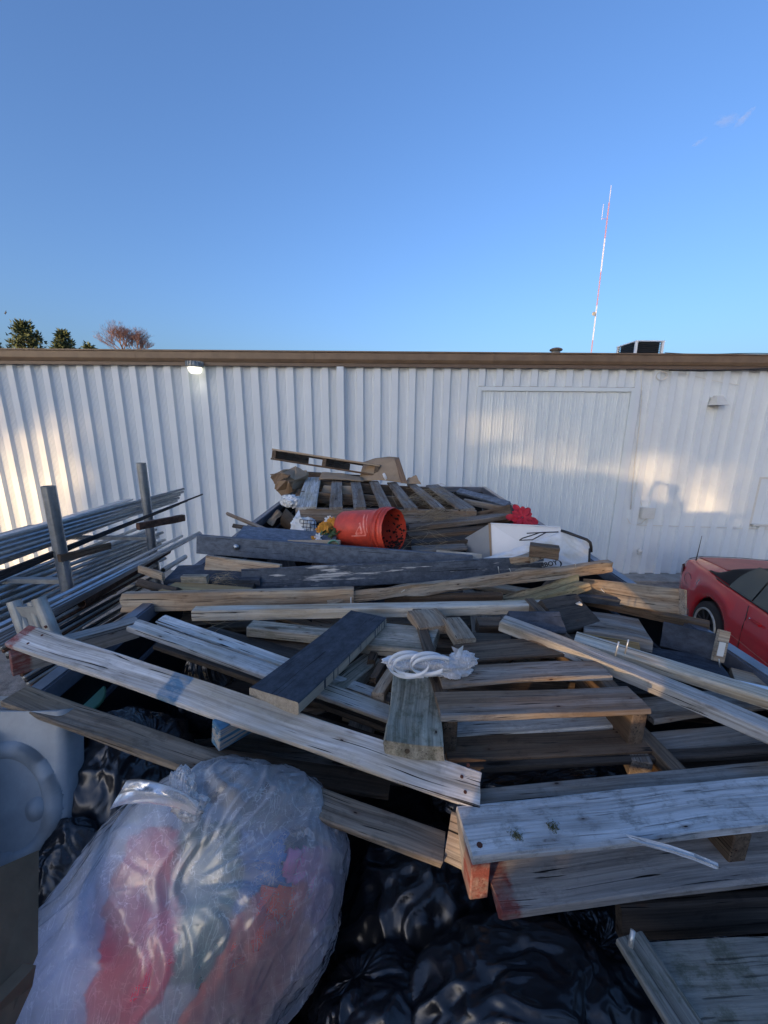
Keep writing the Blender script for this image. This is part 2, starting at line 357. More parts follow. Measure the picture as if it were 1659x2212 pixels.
def film(name, white=True):
    m = bpy.data.materials.new(name); m.use_nodes = True; t = m.node_tree; L = t.links.new
    t.nodes.clear(); out = N(t, 'ShaderNodeOutputMaterial')
    tc = N(t, 'ShaderNodeTexCoord')
    n1 = N(t, 'ShaderNodeTexNoise'); n1.noise_type = 'RIDGED_MULTIFRACTAL'; n1.inputs['Scale'].default_value = 14; n1.inputs['Detail'].default_value = 4; n1.inputs['Distortion'].default_value = .8; n1.inputs['Roughness'].default_value = .5
    n2 = N(t, 'ShaderNodeTexNoise'); n2.inputs['Scale'].default_value = 6; n2.inputs['Detail'].default_value = 3
    L(tc.outputs['Object'], n1.inputs['Vector']); L(tc.outputs['Object'], n2.inputs['Vector'])
    bp = N(t, 'ShaderNodeBump'); bp.inputs['Strength'].default_value = .5; bp.inputs['Distance'].default_value = .004; L(n1.outputs[0], bp.inputs['Height'])
    dif = N(t, 'ShaderNodeBsdfDiffuse'); dif.inputs[0].default_value = (.94,.95,.97,1); L(bp.outputs[0], dif.inputs['Normal'])
    trl = N(t, 'ShaderNodeBsdfTranslucent'); trl.inputs[0].default_value = (.94,.95,.97,1)
    gl = N(t, 'ShaderNodeBsdfGlossy'); gl.inputs['Roughness'].default_value = .20; gl.inputs[0].default_value = (.9,.9,.9,1); L(bp.outputs[0], gl.inputs['Normal'])
    tr = N(t, 'ShaderNodeBsdfTransparent')
    a = N(t, 'ShaderNodeMixShader'); a.inputs[0].default_value = .35; L(dif.outputs[0], a.inputs[1]); L(trl.outputs[0], a.inputs[2])
    fr = N(t, 'ShaderNodeFresnel'); fr.inputs[0].default_value = 1.45; L(bp.outputs[0], fr.inputs['Normal'])
    lw = N(t, 'ShaderNodeLayerWeight'); lw.inputs[0].default_value = .35
    mr = N(t, 'ShaderNodeMapRange'); mr.inputs['From Min'].default_value = .35; mr.inputs['From Max'].default_value = .65; mr.inputs['To Min'].default_value = .14 if white else .30; mr.inputs['To Max'].default_value = .38 if white else .8
    L(n2.outputs[0], mr.inputs['Value'])
    ad = N(t, 'ShaderNodeMath', operation='ADD'); ad.use_clamp = True; L(mr.outputs[0], ad.inputs[0])
    ml = N(t, 'ShaderNodeMath', operation='MULTIPLY'); ml.inputs[1].default_value = .75; L(lw.outputs['Facing'], ml.inputs[0]); L(ml.outputs[0], ad.inputs[1])
    # whitened crease lines in the film, painted in for its glints
    pr = ad.outputs[0]
    for (scx, scy, th_, am) in ((30, 5, .012, .55), (13, 34, .010, .35), (70, 14, .014, .30)):
        v_ = N(t, 'ShaderNodeVectorMath', operation='MULTIPLY'); v_.inputs[1].default_value = (scx, scy, scx); L(tc.outputs['Object'], v_.inputs[0])
        nn_ = N(t, 'ShaderNodeTexNoise'); nn_.inputs['Scale'].default_value = 1; nn_.inputs['Detail'].default_value = 3; nn_.inputs['Distortion'].default_value = .8; L(v_.outputs[0], nn_.inputs['Vector'])
        s_ = N(t, 'ShaderNodeMath', operation='SUBTRACT'); s_.inputs[1].default_value = .5; L(nn_.outputs[0], s_.inputs[0])
        a_ = N(t, 'ShaderNodeMath', operation='ABSOLUTE'); L(s_.outputs[0], a_.inputs[0])
        m_ = N(t, 'ShaderNodeMapRange'); m_.inputs['From Min'].default_value = th_; m_.inputs['From Max'].default_value = 0; m_.inputs['To Max'].default_value = am; L(a_.outputs[0], m_.inputs['Value'])
        m2_ = N(t, 'ShaderNodeMath', operation='MULTIPLY'); L(m_.outputs[0], m2_.inputs[0]); L(n2.outputs[0], m2_.inputs[1])
        q_ = N(t, 'ShaderNodeMath', operation='ADD'); q_.use_clamp = True; L(pr, q_.inputs[0]); L(m2_.outputs[0], q_.inputs[1]); pr = q_.outputs[0]
    b_ = N(t, 'ShaderNodeMixShader'); L(pr, b_.inputs[0]); L(tr.outputs[0], b_.inputs[1]); L(a.outputs[0], b_.inputs[2])
    c_ = N(t, 'ShaderNodeMixShader'); fm = N(t, 'ShaderNodeMath', operation='MULTIPLY'); fm.inputs[1].default_value = 1.7; fm.use_clamp = True; L(fr.outputs[0], fm.inputs[0])
    L(fm.outputs[0], c_.inputs[0]); L(b_.outputs[0], c_.inputs[1]); L(gl.outputs[0], c_.inputs[2])
    L(c_.outputs[0], out.inputs[0]); return m
M['film'] = film('milky_plastic_film'); M['film2'] = film('clear_plastic_film', False)
def blackbag(name, rough=.27):
    m = mat_of(name, (.015,.017,.021), rough, 0, spec=.7); t = m.node_tree; b = t.nodes['Principled BSDF']; L = t.links.new
    tc = N(t, 'ShaderNodeTexCoord')
    n1 = N(t, 'ShaderNodeTexNoise'); n1.noise_type = 'RIDGED_MULTIFRACTAL'; n1.inputs['Scale'].default_value = 6; n1.inputs['Detail'].default_value = 4; n1.inputs['Distortion'].default_value = .6; 
    v = N(t, 'ShaderNodeVectorMath', operation='MULTIPLY'); v.inputs[1].default_value = (1.8, .7, 1.3); L(tc.outputs['Object'], v.inputs[0]); L(v.outputs[0], n1.inputs['Vector'])
    bp = N(t, 'ShaderNodeBump'); bp.inputs['Strength'].default_value = .8; bp.inputs['Distance'].default_value = .012; L(n1.outputs[0], bp.inputs['Height']); L(bp.outputs[0], b.inputs['Normal'])
    return m
M['bag'] = blackbag('black_bag_plastic')
def garment(name, c, c2=None):
    return mat_of(name, c, .85, 0, noise_amt=.3, nscale=14, col2=c2, bump=.5, bscale=22)

# ---------------------------------------------------------------- ground
gm = mesh([(-600,-600,0),(600,-600,0),(600,900,0),(-600,900,0)], [(0,1,2,3)])
link('ground', gm, M['gravel'], kind='structure')
WY = 7.2
box('concrete_apron', (-14, WY-.02, -.2), (14, WY-.42, .05), M['concrete'], kind='structure')

# ---------------------------------------------------------------- warehouse
wh = thing('warehouse', 'long low white ribbed metal warehouse with a brown eave behind the trailer', 'warehouse', (0, WY, 0))
EZ = PY(830, 793, WY).z
FZ = PY(830, 759, WY-.16).z
def panel_mesh(Wp, z0, z1, pitch, prof, grooves):
    # prof: list of (u, depth); depth>0 = toward the viewer
    xs = []; n = round(Wp/pitch)
    for i in range(n):
        for (u, dpt) in prof: xs.append((i*pitch+u*pitch, dpt))
    xs.append((n*pitch+prof[0][0]*pitch, prof[0][1]))
    vs = [(x, -d_, z) for z in (z0, z1) for (x, d_) in xs]; k = len(xs)
    return mesh(vs, [(i, i+1, k+i+1, k+i) for i in range(k-1)])
prof = [(0, .052), (.36, .052), (.44, .006)]
for g in range(6): prof += [(.46+g*.075, .004), (.48+g*.075, -.003), (.50+g*.075, -.003), (.52+g*.075, .004)]
prof += [(.955, .004)]
prof = [p for p in prof if p[0] < .96]
PITCHX = .305; PW = PITCHX*3
pm = panel_mesh(PW, 0.05, EZ+.03, PITCHX, prof, 1); pm.materials.append(M['wallw'])
dx0, dx1 = PY(1022, 850, WY).x, PY(1384, 850, WY).x
dtop = PY(1200, 842, WY).z
x = -13.0; k0 = 0
pmt = panel_mesh(PW, dtop+.02, EZ+.03, PITCHX, prof, 1); pmt.materials.append(M['wallw'])
# snap the door between whole ribs
nL = round((dx0+13)/PITCHX); nR = round((dx1+13)/PITCHX); dx0s, dx1s = -13+nL*PITCHX, -13+nR*PITCHX
def add_panel(x0, nrib, over):
    me = panel_mesh(nrib*PITCHX, (dtop+.05) if over else .05, EZ+.03, PITCHX, prof, 1)
    o = link('wall_panel', me, M['wallw'], wh); o.matrix_basis = Matrix.Translation((x0, WY, 0))
i = 0
while i < 90:
    nr = 3
    if i < nL: nr = min(3, nL-i); over = False
    elif i < nR: nr = min(3, nR-i); over = True
    else: over = False
    add_panel(-13+i*PITCHX, nr, over); i += nr
# backing so that nothing shows through
box('wall_frame', (-13, WY+.06, 0), (14.5, WY+.3, EZ+.1), M['roof'], wh)
# door with finer ribs
dprof = [(0, .022), (.09, .022), (.13, .0), (.32, 0), (.36, .007), (.40, 0), (.56, 0), (.60, .007), (.64, 0), (.80, 0), (.84, .007), (.88, 0), (.96, 0)]
nd = 13; dp = (dx1s-dx0s-.12)/nd
door = thing('sliding_door', '', '', (0, 0, 0)); del door['label']; del door['category']
door.matrix_basis = Matrix.Translation((dx0s, WY-.035, 0)); door.parent = wh; door.matrix_parent_inverse = parent_inv(wh)
for k in range(nd):
    me = panel_mesh(dp, .06, dtop-.02, dp, dprof, 1)
    o = link('door_panel', me, M['doorw'], door); o.matrix_basis = Matrix.Translation((dx0s+.06+k*dp, WY-.02, 0))
for (a, b_) in (((dx0s-.02, WY-.062, .05), (dx0s+.055, WY-.012, dtop+.04)), ((dx1s-.055, WY-.062, .05), (dx1s+.03, WY-.012, dtop+.04)), ((dx0s+.056, WY-.060, dtop-.03), (dx1s-.056, WY-.012, dtop+.042))):
    box('door_frame', a, b_, M['doorw'], door, bev=.004)
# downspout-like joint trim
jx = PY(737, 840, WY).x
box('joint_trim', (jx-.062, WY-.115, .05), (jx+.062, WY-.041, EZ), M['wallw'], wh, bev=.006)
# eave: fascia, gutter lip, soffit
fz0 = PY(830, 784, WY-.14).z
def prism_x(name, prof2, x0, x1, mat, parent):
    k = len(prof2); vs = [(xx, y, z) for xx in (x0, x1) for (y, z) in prof2]
    fs = [(i, (i+1) % k, (i+1) % k+k, i+k) for i in range(k)]+[tuple(reversed(range(k))), tuple(range(k, 2*k))]
    me = mesh(vs, fs); bm = bmesh.new(); bm.from_mesh(me); bmesh.ops.recalc_face_normals(bm, faces=bm.faces); bm.to_mesh(me); bm.free()
    return link(name, me, mat, parent)
for s_ in range(9):
    xa, xb = -13.4+s_*3.05, -13.4+(s_+1)*3.05-.004
    prism_x('gutter', [(WY-.05, fz0), (WY-.13, fz0), (WY-.16, fz0+.05), (WY-.165, FZ-.03), (WY-.185, FZ-.02), (WY-.185, FZ), (WY-.05, FZ+.004)], xa, xb, M['trim'], wh)
prism_x('fascia', [(WY+.0, EZ-.01), (WY-.115, EZ-.01), (WY-.115, fz0-.004), (WY+.0, fz0-.004)], -13.4, 14.5, M['trim2'], wh)
prism_x('roof', [(WY-.04, FZ-.01), (WY+14, FZ+.9), (WY+14, FZ+.8), (WY-.04, FZ-.1)], -13.4, 14.5, M['roof'], wh)

# wall light (lit)
p = PY(424, 797, WY-.12)
lt = thing('wall_light', 'lit round security light glowing under the eave', 'wall light', (p.x, WY, p.z))
em = bpy.data.materials.new('lamp_glow'); em.use_nodes = True; eb = em.node_tree.nodes['Principled BSDF']; eb.inputs['Base Color'].default_value = (.9,.88,.8,1)
eb.inputs['Emission Color'].default_value = (1,.93,.74,1); eb.inputs['Emission Strength'].default_value = .55
def lathe(name, prof2, seg, mat, parent, mw=None, smooth=True, **kw):
    vs, fs = [], []; k = len(prof2)
    for s_ in range(seg):
        t = 2*pi*s_/seg
        for (r, z) in prof2: vs.append((r*cos(t), r*sin(t), z))
    for s_ in range(seg):
        for q in range(k-1):
            a = s_*k+q; b_ = ((s_+1) % seg)*k+q; fs.append((a, b_, b_+1, a+1))
    me = mesh(vs, fs); bm = bmesh.new(); bm.from_mesh(me); bmesh.ops.remove_doubles(bm, verts=bm.verts, dist=1e-5); bmesh.ops.recalc_face_normals(bm, faces=bm.faces); bm.to_mesh(me); bm.free()
    o = link(name, me, mat, parent, smooth=smooth, **kw)
    if mw is not None: o.matrix_basis = mw
    return o
T_ = lambda v: Matrix.Translation(Vector(v))
lathe('lens', [(0, -.085), (.07, -.08), (.10, -.05), (.115, 0), (.115, .02), (0, .02)], 20, em, lt, T_((p.x, WY-.17, p.z)))
lathe('housing', [(.118, .018), (.13, .03), (.12, .10), (.08, .115), (0, .118)], 20, M['galv2'], lt, T_((p.x, WY-.17, p.z)))
for k in range(16):
    t = 2*pi*k/16
    v, f = boxvf((.10, -.006, .03), (.142, .006, .112)); me = mesh(v, f); o = link('cooling_fin', me, M['galv2'], lt); o.matrix_basis = T_((p.x, WY-.17, p.z)) @ Matrix.Rotation(t, 4, 'Z')
box('bracket', (p.x-.04, WY-.032, p.z+.02), (p.x+.04, WY-.09, p.z+.1), M['galv2'], lt)
pl = bpy.data.lights.new('wall_light_glow', 'SPOT'); pl.energy = .7; pl.color = (1, .9, .7); pl.shadow_soft_size = .08; pl.spot_size = radians(150); pl.spot_blend = 1
po = bpy.data.objects.new('wall_light_glow', pl); C.objects.link(po); po.parent = lt; po.location = (0, -.17, -.1)
# unlit floodlight
p = PY(1549, 868, WY-.1)
fl = thing('floodlight', 'small unlit white floodlight with a square shade high on the right wall', 'floodlight', (p.x, WY, p.z))
vs = []
for (z, hw, y0, y1) in ((.10, .05, -.06, -.14), (-.06, .11, -.05, -.24)):
    vs += [(p.x-hw, WY+y0, p.z+z), (p.x+hw, WY+y0, p.z+z), (p.x+hw, WY+y1, p.z+z), (p.x-hw, WY+y1, p.z+z)]
fo = link('shade', mesh(vs, [(0,1,2,3), (0,4,5,1), (1,5,6,2), (2,6,7,3), (3,7,4,0)]), M['fixture'], fl); fo.modifiers.new('s', 'SOLIDIFY').thickness = .006
lathe('bulb', [(0, -.05), (.035, -.03), (.04, 0), (.02, .03), (.015, .06)], 14, M['whitebox'], fl, T_((p.x, WY-.14, p.z-.01)))
box('mount', (p.x-.09, WY-.032, p.z-.02), (p.x-.03, WY-.07, p.z+.08), M['fixture'], fl, bev=.006)
# junction box, conduits, tap
p = PY(1397, 1107, WY-.06)
jb = thing('junction_box', 'white square junction box on the wall right of the sliding door', 'junction box', (p.x, WY, p.z))
box('cover', (p.x-.12, WY-.10, p.z-.11), (p.x+.12, WY-.125, p.z+.10), M['fixture'], jb, bev=.008)
box('body', (p.x-.11, WY-.031, p.z-.10), (p.x+.11, WY-.10, p.z+.09), M['fixture'], jb)
def wallcable(name, pts, r, label, mat=None, off=.045, cat='cable'):
    pp = [PY(a, b_, WY-off) for a, b_ in pts]
    q = []
    for i in range(len(pp)-1):
        for s_ in range(4): q.append(pp[i].lerp(pp[i+1], s_/4))
    q.append(pp[-1]); tube(name, q, r, mat or M['fixture'], seg=6, label=label, cat=cat)
wallcable('conduit', [(1389,1000),(1387,1012),(1382,1028),(1376,1045),(1377,1060),(1383,1078),(1386,1092)], .008, 'thin white wire curling down the wall into the junction box')
wallcable('cable', [(1355,1120),(1360,1130),(1370,1134),(1385,1131),(1396,1120)], .008, 'white cable looping under the junction box')
wallcable('cable', [(1372,1134),(1440,1136),(1540,1139),(1659,1143),(1760,1147)], .007, 'white cable running level along the right wall below the junction box')
wallcable('cable', [(1445,800),(1520,801),(1600,799),(1720,794)], .012, 'black cable stretched just under the eave at the right', M['blackp'], .20)
wallcable('cable', [(1436,803),(1470,806),(1510,815),(1560,826),(1600,832)], .004, 'thin white wire sagging from the cable coil', M['fixture'])
cp = PY(1428, 812, WY-.06)
cv = []
for r_ in range(3): cv += [(cp.x+(.085+.006*r_)*cos(t*pi/10)+.004*r_, cp.y-.006*r_, cp.z+.07*sin(t*pi/10)) for t in range(20)]
tube('cable_coil', cv, .006, M['fixture'], seg=5, label='loose coil of white cable hanging under the eave at the right', cat='cable coil')
wallcable('conduit', [(1384,800),(1386,860),(1380,930),(1370,1010),(1362,1100)], .010, 'straight white conduit running down the right edge of the sliding door', off=.05)
p = PY(1382, 1190, WY-.05)
tp = thing('wall_tap', 'small white tap and socket low on the wall above the red car', 'tap', (p.x, WY, p.z))
lathe('body', [(0,0),(.04,0),(.045,.03),(.03,.06),(0,.07)], 12, M['fixture'], tp, T_((p.x, WY-.03, p.z)) @ Matrix.Rotation(pi/2, 4, 'X'))
box('spout', (p.x-.05, WY-.04, p.z-.07), (p.x+.02, WY-.1, p.z-.03), M['fixture'], tp, bev=.01)
# framed hatch at far right
a = PY(1622, 1133, WY-.04); b_ = PY(1640, 1030, WY-.04)
ht = thing('wall_hatch', 'white framed hatch with a ledge at the right edge of the wall', 'hatch', (a.x+.5, WY, a.z))
box('ledge', (a.x, WY-.032, a.z-.02), (a.x+1.2, WY-.10, a.z+.02), M['fixture'], ht, bev=.004)
box('frame', (b_.x, WY-.031, a.z+.021), (b_.x+.04, WY-.055, b_.z), M['fixture'], ht)
box('frame', (b_.x+.041, WY-.031, b_.z-.04), (b_.x+1.0, WY-.055, b_.z), M['fixture'], ht)
box('panel', (b_.x+.041, WY-.031, a.z+.021), (b_.x+1.0, WY-.042, b_.z-.041), M['wallw'], ht)
# roof things
p0 = PY(1372, 765, 12); p1 = PY(1432, 736, 12)
ac = thing('roof_condenser', 'square dark louvred cooling unit in a white frame on the roof', 'cooling unit', (p0.x, 12, p0.z-.3))
zx, zt, zb = (p0.x+p1.x)/2, p1.z, p0.z-.35; hw = .38
for sx_ in (-1, 1):
    for sy_ in (0, 1): box('corner_post', (zx+sx_*hw-.03, 12+sy_*.9-.03, zb), (zx+sx_*hw+.03, 12+sy_*.9+.03, zt-.03), M['whitebox'], ac)
box('top_cover', (zx-hw-.035, 11.96, zt-.029), (zx+hw+.035, 12.94, zt), M['whitebox'], ac)
box('core', (zx-hw+.05, 12.06, zb), (zx+hw-.05, 12.84, zt-.04), M['darksteel'], ac)
for k in range(12):
    z = zb+.05+k*(zt-zb-.1)/12; box('louvre', (zx-hw+.032, 12.0, z), (zx+hw-.032, 12.03, z+.02), M['darksteel'], ac); box('louvre', (zx-hw-.012, 12.04, z), (zx-hw+.012, 12.86, z+.02), M['darksteel'], ac)
p = PY(1201, 757, 10); 
vt = thing('roof_vent', 'small round capped vent pipe on the roof', 'vent', (p.x, 10, p.z-.3))
lathe('pipe', [(0,-.4),(.10,-.4),(.10,.0),(0,.0)], 16, M['galv2'], vt, T_((p.x, 10, p.z-.02)))
lathe('cap', [(0,.01),(.14,.01),(.15,.03),(.14,.05),(.08,.075),(0,.08)], 16, M['trim2'], vt, T_((p.x, 10, p.z-.02)))
wp = [PY(1436+i*40, 762+2*sin(i*.9)+i*.6, 13) for i in range(9)]
tube('roof_wire', wp, .012, M['blackp'], seg=5, label='thin dark wire running right from the roof cooling unit', cat='wire')

# ---------------------------------------------------------------- mast
mb = PY(1277, 790, 130); mt = PY(1316, 437, 130); mx = (mb.x+mt.x)/2+.0
base = Vector((mt.x, 130, 0)); H = mt.z
ms = thing('radio_mast', 'tall thin red and white lattice radio mast rising behind the roof', 'radio mast', tuple(base))
yy = [(437,515),(515,587),(587,660),(660,735),(735,900)]
for k, (ya, yb) in enumerate(yy):
    z1 = PY(1300, ya, 130).z; z0 = max(0, PY(1290, yb, 130).z) if k < 4 else 0
    parts = []; r = .16
    legs = [Vector((base.x+r*cos(q*2*pi/3), 130+r*sin(q*2*pi/3), 0)) for q in range(3)]
    for l in legs: parts.append(tube_mesh([l+Vector((0,0,z0)), l+Vector((0,0,z1))], .032, 5))
    nn = int((z1-z0)/1.1)
    for i in range(nn):
        za, zb2 = z0+(z1-z0)*i/nn, z0+(z1-z0)*(i+1)/nn
        for q in range(3): parts.append(tube_mesh([legs[q]+Vector((0,0,za)), legs[(q+1) % 3]+Vector((0,0,zb2))], .035, 4))
    v, f = join_meshes(parts); link('mast_section', mesh(v, f), M['mastred' if k % 2 == 0 else 'mastwhite'], ms)
tube('antenna', [base+Vector((0,0,H)), base+Vector((0,0,H+4.2))], .07, M['mastwhite'], ms, seg=6)
tube('antenna', [base+Vector((-1.6,0,H-4.5)), base+Vector((-1.6,0,H-.5))], .06, M['mastwhite'], ms, seg=6)
tube('bracket', [base+Vector((-1.6,0,H-4.2)), base+Vector((0,0,H-4.2))], .05, M['mastred'], ms, seg=6)
dz = PY(1285, 679, 130).z
lathe('dish', [(0,-.1),(.5,0),(.62,.25),(.5,.3),(0,.2)], 14, M['galv2'], ms, T_((base.x-.9, 129.6, dz)) @ Matrix.Rotation(pi/2, 4, 'X'))

# ---------------------------------------------------------------- trees
def bare_tree(x, y, h, spread, name, label, mat, seed, group=None, depth=5, z0=0, r0=.2, fork=(3,4), trunk=.35):
    rnd = random.Random(seed); parts_t, parts_c = [], []
    root = thing(name, label, 'tree', (x, y, 0), group)
    def grow(p, d, l, r, dep):
        q = p; pts = [p]; dd = d.copy()
        for s_ in range(3):
            dd = (dd+Vector((rnd.uniform(-1,1), rnd.uniform(-1,1), rnd.uniform(-.2,.7)))*.12).normalized(); q = q+dd*l/3; pts.append(q)
        (parts_t if dep >= depth-1 else parts_c).append(tube_mesh(pts, r, 5 if dep > 2 else 3, caps=False, r1=r*.6))
        if dep == 0: return
        for c_ in range(rnd.randint(*fork)):
            st = pts[rnd.choice((2, 3, 3))] if dep < depth else pts[3]
            ax = Vector((rnd.uniform(-1,1), rnd.uniform(-1,1), rnd.uniform(-.1,.6))).normalized()
            nd_ = (dd*.95+ax*spread).normalized(); grow(st, nd_, l*rnd.uniform(.62,.82), r*.55, dep-1)
    grow(Vector((x, y, z0)), Vector((0,0,1)), h*trunk, r0, depth)
    v, f = join_meshes(parts_t); link('trunk', mesh(v, f), M['bark'], root)
    v, f = join_meshes(parts_c); link('crown', mesh(v, f), mat, root)
    return root
def pine_tree(x, y, h, rad, name, label, seed, group=None, clumps=160, leaf=.32, zlow=.25, per=26, thin=1.0):
    rnd = random.Random(seed); root = thing(name, label, 'tree', (x, y, 0), group)
    v, f = tube_mesh([(x,y,0),(x+.1,y,h*.5),(x,y,h*.96)], .22, 7, r1=.03); parts = [(v, f)]; vs, fs = [], []
    for c_ in range(clumps):
        u = rnd.random()**.8; z = h*(zlow+(1-zlow)*u); rr = rad*(1-u)**.75*rnd.uniform(.35, 1.05)+.15*rad*.4
        a = rnd.uniform(0, 2*pi); cx, cy = x+rr*cos(a), y+rr*sin(a)
        if c_ % 3 == 0: parts.append(tube_mesh([(x,y,z-.3),(cx,cy,z)], .04, 3, caps=False))
        s_ = rnd.uniform(.5, 1.1)*rad*.22*thin
        for l in range(per):
            o = Vector((rnd.gauss(0,.45), rnd.gauss(0,.45), rnd.gauss(0,.32)))*s_; c0 = Vector((cx,cy,z))+o
            d1 = (o.normalized()+Vector((rnd.uniform(-.5,.5),rnd.uniform(-.5,.5),rnd.uniform(0,.9)))).normalized()*leaf; d2 = d1.orthogonal().normalized()
            d2.rotate(Quaternion(d1.normalized(), rnd.uniform(0, 6))); d2 *= leaf*.28; k = len(vs)
            vs += [c0-d2, c0+d2, c0+d1]; fs.append((k, k+1, k+2))
    v, f = join_meshes(parts); link('trunk', mesh(v, f), M['bark'], root)
    link('crown', mesh(vs, fs), M['pine'], root); return root
def ztop(px, py, Y): return PY(px, py, Y).z
for (px, py, Y, rad, seed, lab) in ((52, 701, 30, 2.3, 1, 'rounded dark pine, tallest evergreen above the roof at the left'), (133, 718, 30, 1.5, 2, 'smaller dark pine between the tall evergreen and the bare tree'), (-22, 728, 30, 1.4, 3, 'pine cut off by the left edge of the picture above the roof')):
    t = PY(px, py, Y); pine_tree(t.x, Y, t.z, rad, 'pine_tree', lab, seed, clumps=200, leaf=.26, zlow=.35, per=17)
t = PY(190, 745, 29); pine_tree(t.x, 29, t.z, .9, 'pine_tree', 'tip of a small pine just left of the bare tree', 8, clumps=80, leaf=.25, zlow=.5)
t = PY(272, 703, 34); bare_tree(t.x, 34, 5.3, .85, 'bare_tree', 'leafless reddish twiggy tree showing above the roof', M['twig'], 5, depth=6, fork=(3,5), r0=.13, trunk=.27, z0=t.z-4.3)
btc = bpy.data.objects['bare_tree']; tube('lower_trunk', [(t.x, 34, 0), (t.x, 34, t.z-4.25)], .15, M['bark'], btc)
# trees behind the photographer that filter the low sun
for i, (xo, z0, h, rd, per, lab) in enumerate((
    (-1.7, .02, 12.5, 3.4, 60, 'dense evergreen behind the photographer, nearest the middle of its row'),
    (.6, .02, 12.5, 1.9, 50, 'narrow evergreen behind the photographer beside the dense one'),
    (-3.6, .02, 12.5, 1.7, 50, 'slim evergreen left of the dense evergreen behind the photographer'),
    (9.2, .02, 12, 2.6, 50, 'evergreen at the right end of the row behind the photographer'),
    (-8.2, .74, 14, 7, 34, 'tall pine with a bare lower trunk at the left of the row behind the photographer'),
    (4.2, .70, 13.6, 6, 36, 'tall pine with a bare lower trunk right of the evergreens behind the photographer'))):
    X = xo-.578*60/.993; pine_tree(X, 7.2-.81*60, h, rd, 'pine_tree', lab, 20+i, clumps=260, leaf=.6, zlow=z0, per=per, thin=1.25, group=None)

# bird
p = PY(12, 676, 40); br = thing('bird', 'tiny dark bird flying at the far left of the sky', 'bird', tuple(p))
lathe('body', [(0,-.16),(.03,-.1),(.05,0),(.03,.1),(0,.16)], 8, M['blackp'], br, T_(p) @ Matrix.Rotation(1.2, 4, 'Y'))
for s_ in (-1, 1): link('wing', mesh([p, p+Vector((-.1,.02,.02)), p+Vector((.02,s_*.1,.28 if s_>0 else -.2)), p+Vector((.08,0,0)), p+Vector((0,.03,.03))], [(0,1,2),(0,2,3),(1,4,2)]), M['blackp'], br)

# cloud wisps: real little volumes of thin vapour far away
def cloudmat(name):
    m = bpy.data.materials.new(name); m.use_nodes = True; t = m.node_tree; t.nodes.clear(); L = t.links.new
    out = N(t, 'ShaderNodeOutputMaterial'); pv = N(t, 'ShaderNodeVolumePrincipled'); pv.inputs['Color'].default_value = (.95,.95,.97,1)
    tc = N(t, 'ShaderNodeTexCoord'); ln = N(t, 'ShaderNodeVectorMath', operation='LENGTH'); L(tc.outputs['Object'], ln.inputs[0])
    n = N(t, 'ShaderNodeTexNoise'); n.inputs['Scale'].default_value = 1.6; n.inputs['Detail'].default_value = 5; L(tc.outputs['Object'], n.inputs['Vector'])
    s_ = N(t, 'ShaderNodeMath', operation='SUBTRACT'); L(n.outputs[0], s_.inputs[0]); s2 = N(t, 'ShaderNodeMath', operation='MULTIPLY'); s2.inputs[1].default_value = .55; L(ln.outputs['Value'], s2.inputs[0]); L(s2.outputs[0], s_.inputs[1])
    mr = N(t, 'ShaderNodeMapRange'); mr.inputs['From Min'].default_value = .0; mr.inputs['From Max'].default_value = .35; mr.inputs['To Max'].default_value = .012; L(s_.outputs[0], mr.inputs['Value'])
    L(mr.outputs[0], pv.inputs['Density']); L(pv.outputs[0], out.inputs['Volume']); return m
M['cloud'] = cloudmat('cloud_vapour')
for (px, py, wx, wz, rot, lab) in ((1568, 260, 22, 9, .1, 'small faint white cloud wisp, left one of the close pair at the upper right'), (1607, 255, 22, 7, .75, 'small brighter slanting cloud wisp, right one of the close pair at the upper right'), (1510, 307, 12, 4, .3, 'very faint cloud wisp low between the pair and the mast')):
    v = PY(px, py, 800); bm = bmesh.new(); bmesh.ops.create_icosphere(bm, subdivisions=3, radius=1); me = bpy.data.meshes.new('c'); bm.to_mesh(me); bm.free()
    o = link('cloud', me, M['cloud'], label=lab, cat='cloud'); o.matrix_basis = Matrix.Translation(v) @ Matrix.Rotation(-rot, 4, 'Y') @ Matrix.Diagonal((wx, 12, wz, 1))

# ---------------------------------------------------------------- trailer
XR, XL, YF, YN, RZ = 1.165, -.965, 4.42, -1.05, 2.19
tr = thing('dump_trailer', 'black high-sided dump trailer heaped with scrap lumber and rubbish', 'trailer', (.1, 2, 0))
rt = .05
for (x0, x1) in ((XR-rt, XR), (XL, XL+rt)): box('top_rail', (x0, YN, RZ-.06), (x1, YF, RZ), M['rail'], tr, bev=.006)
for (y0, y1) in ((YF-rt, YF), (YN, YN+rt)): box('top_rail', (XL+rt+.001, y0, RZ-.058), (XR-rt-.001, y1, RZ-.002), M['rail'], tr, bev=.006)
for xs in (XR-.02, XL+.01): box('side_panel', (xs-.004, YN+.01, .9), (xs+.008, YF-.01, RZ-.061), M['trailer'], tr)
box('end_panel', (XL+.03, YF-.03, .9), (XR-.03, YF-.018, RZ-.059), M['trailer'], tr)
box('end_panel', (XL+.03, YN+.02, .9), (XR-.03, YN+.03, RZ-.059), M['trailer'], tr)
box('floor', (XL, YN, .8), (XR, YF, .88), M['trailer'], tr)
for xs, s_ in ((XR, -1), (XL, 1)):
    box('inner_lip', (xs+s_*.024, YN+.06, RZ-.20), (xs+s_*.036, YF-.06, RZ-.185), M['rail'], tr)
    for k in range(9):
        y = YN+.1+k*(YF-YN-.2)/8; box('stake_post', (xs-.03+(.04 if s_ < 0 else -.01), y-.03, .8), (xs+.02+(.01 if s_ < 0 else -.02), y+.03, RZ-.062), M['trailer'], tr)
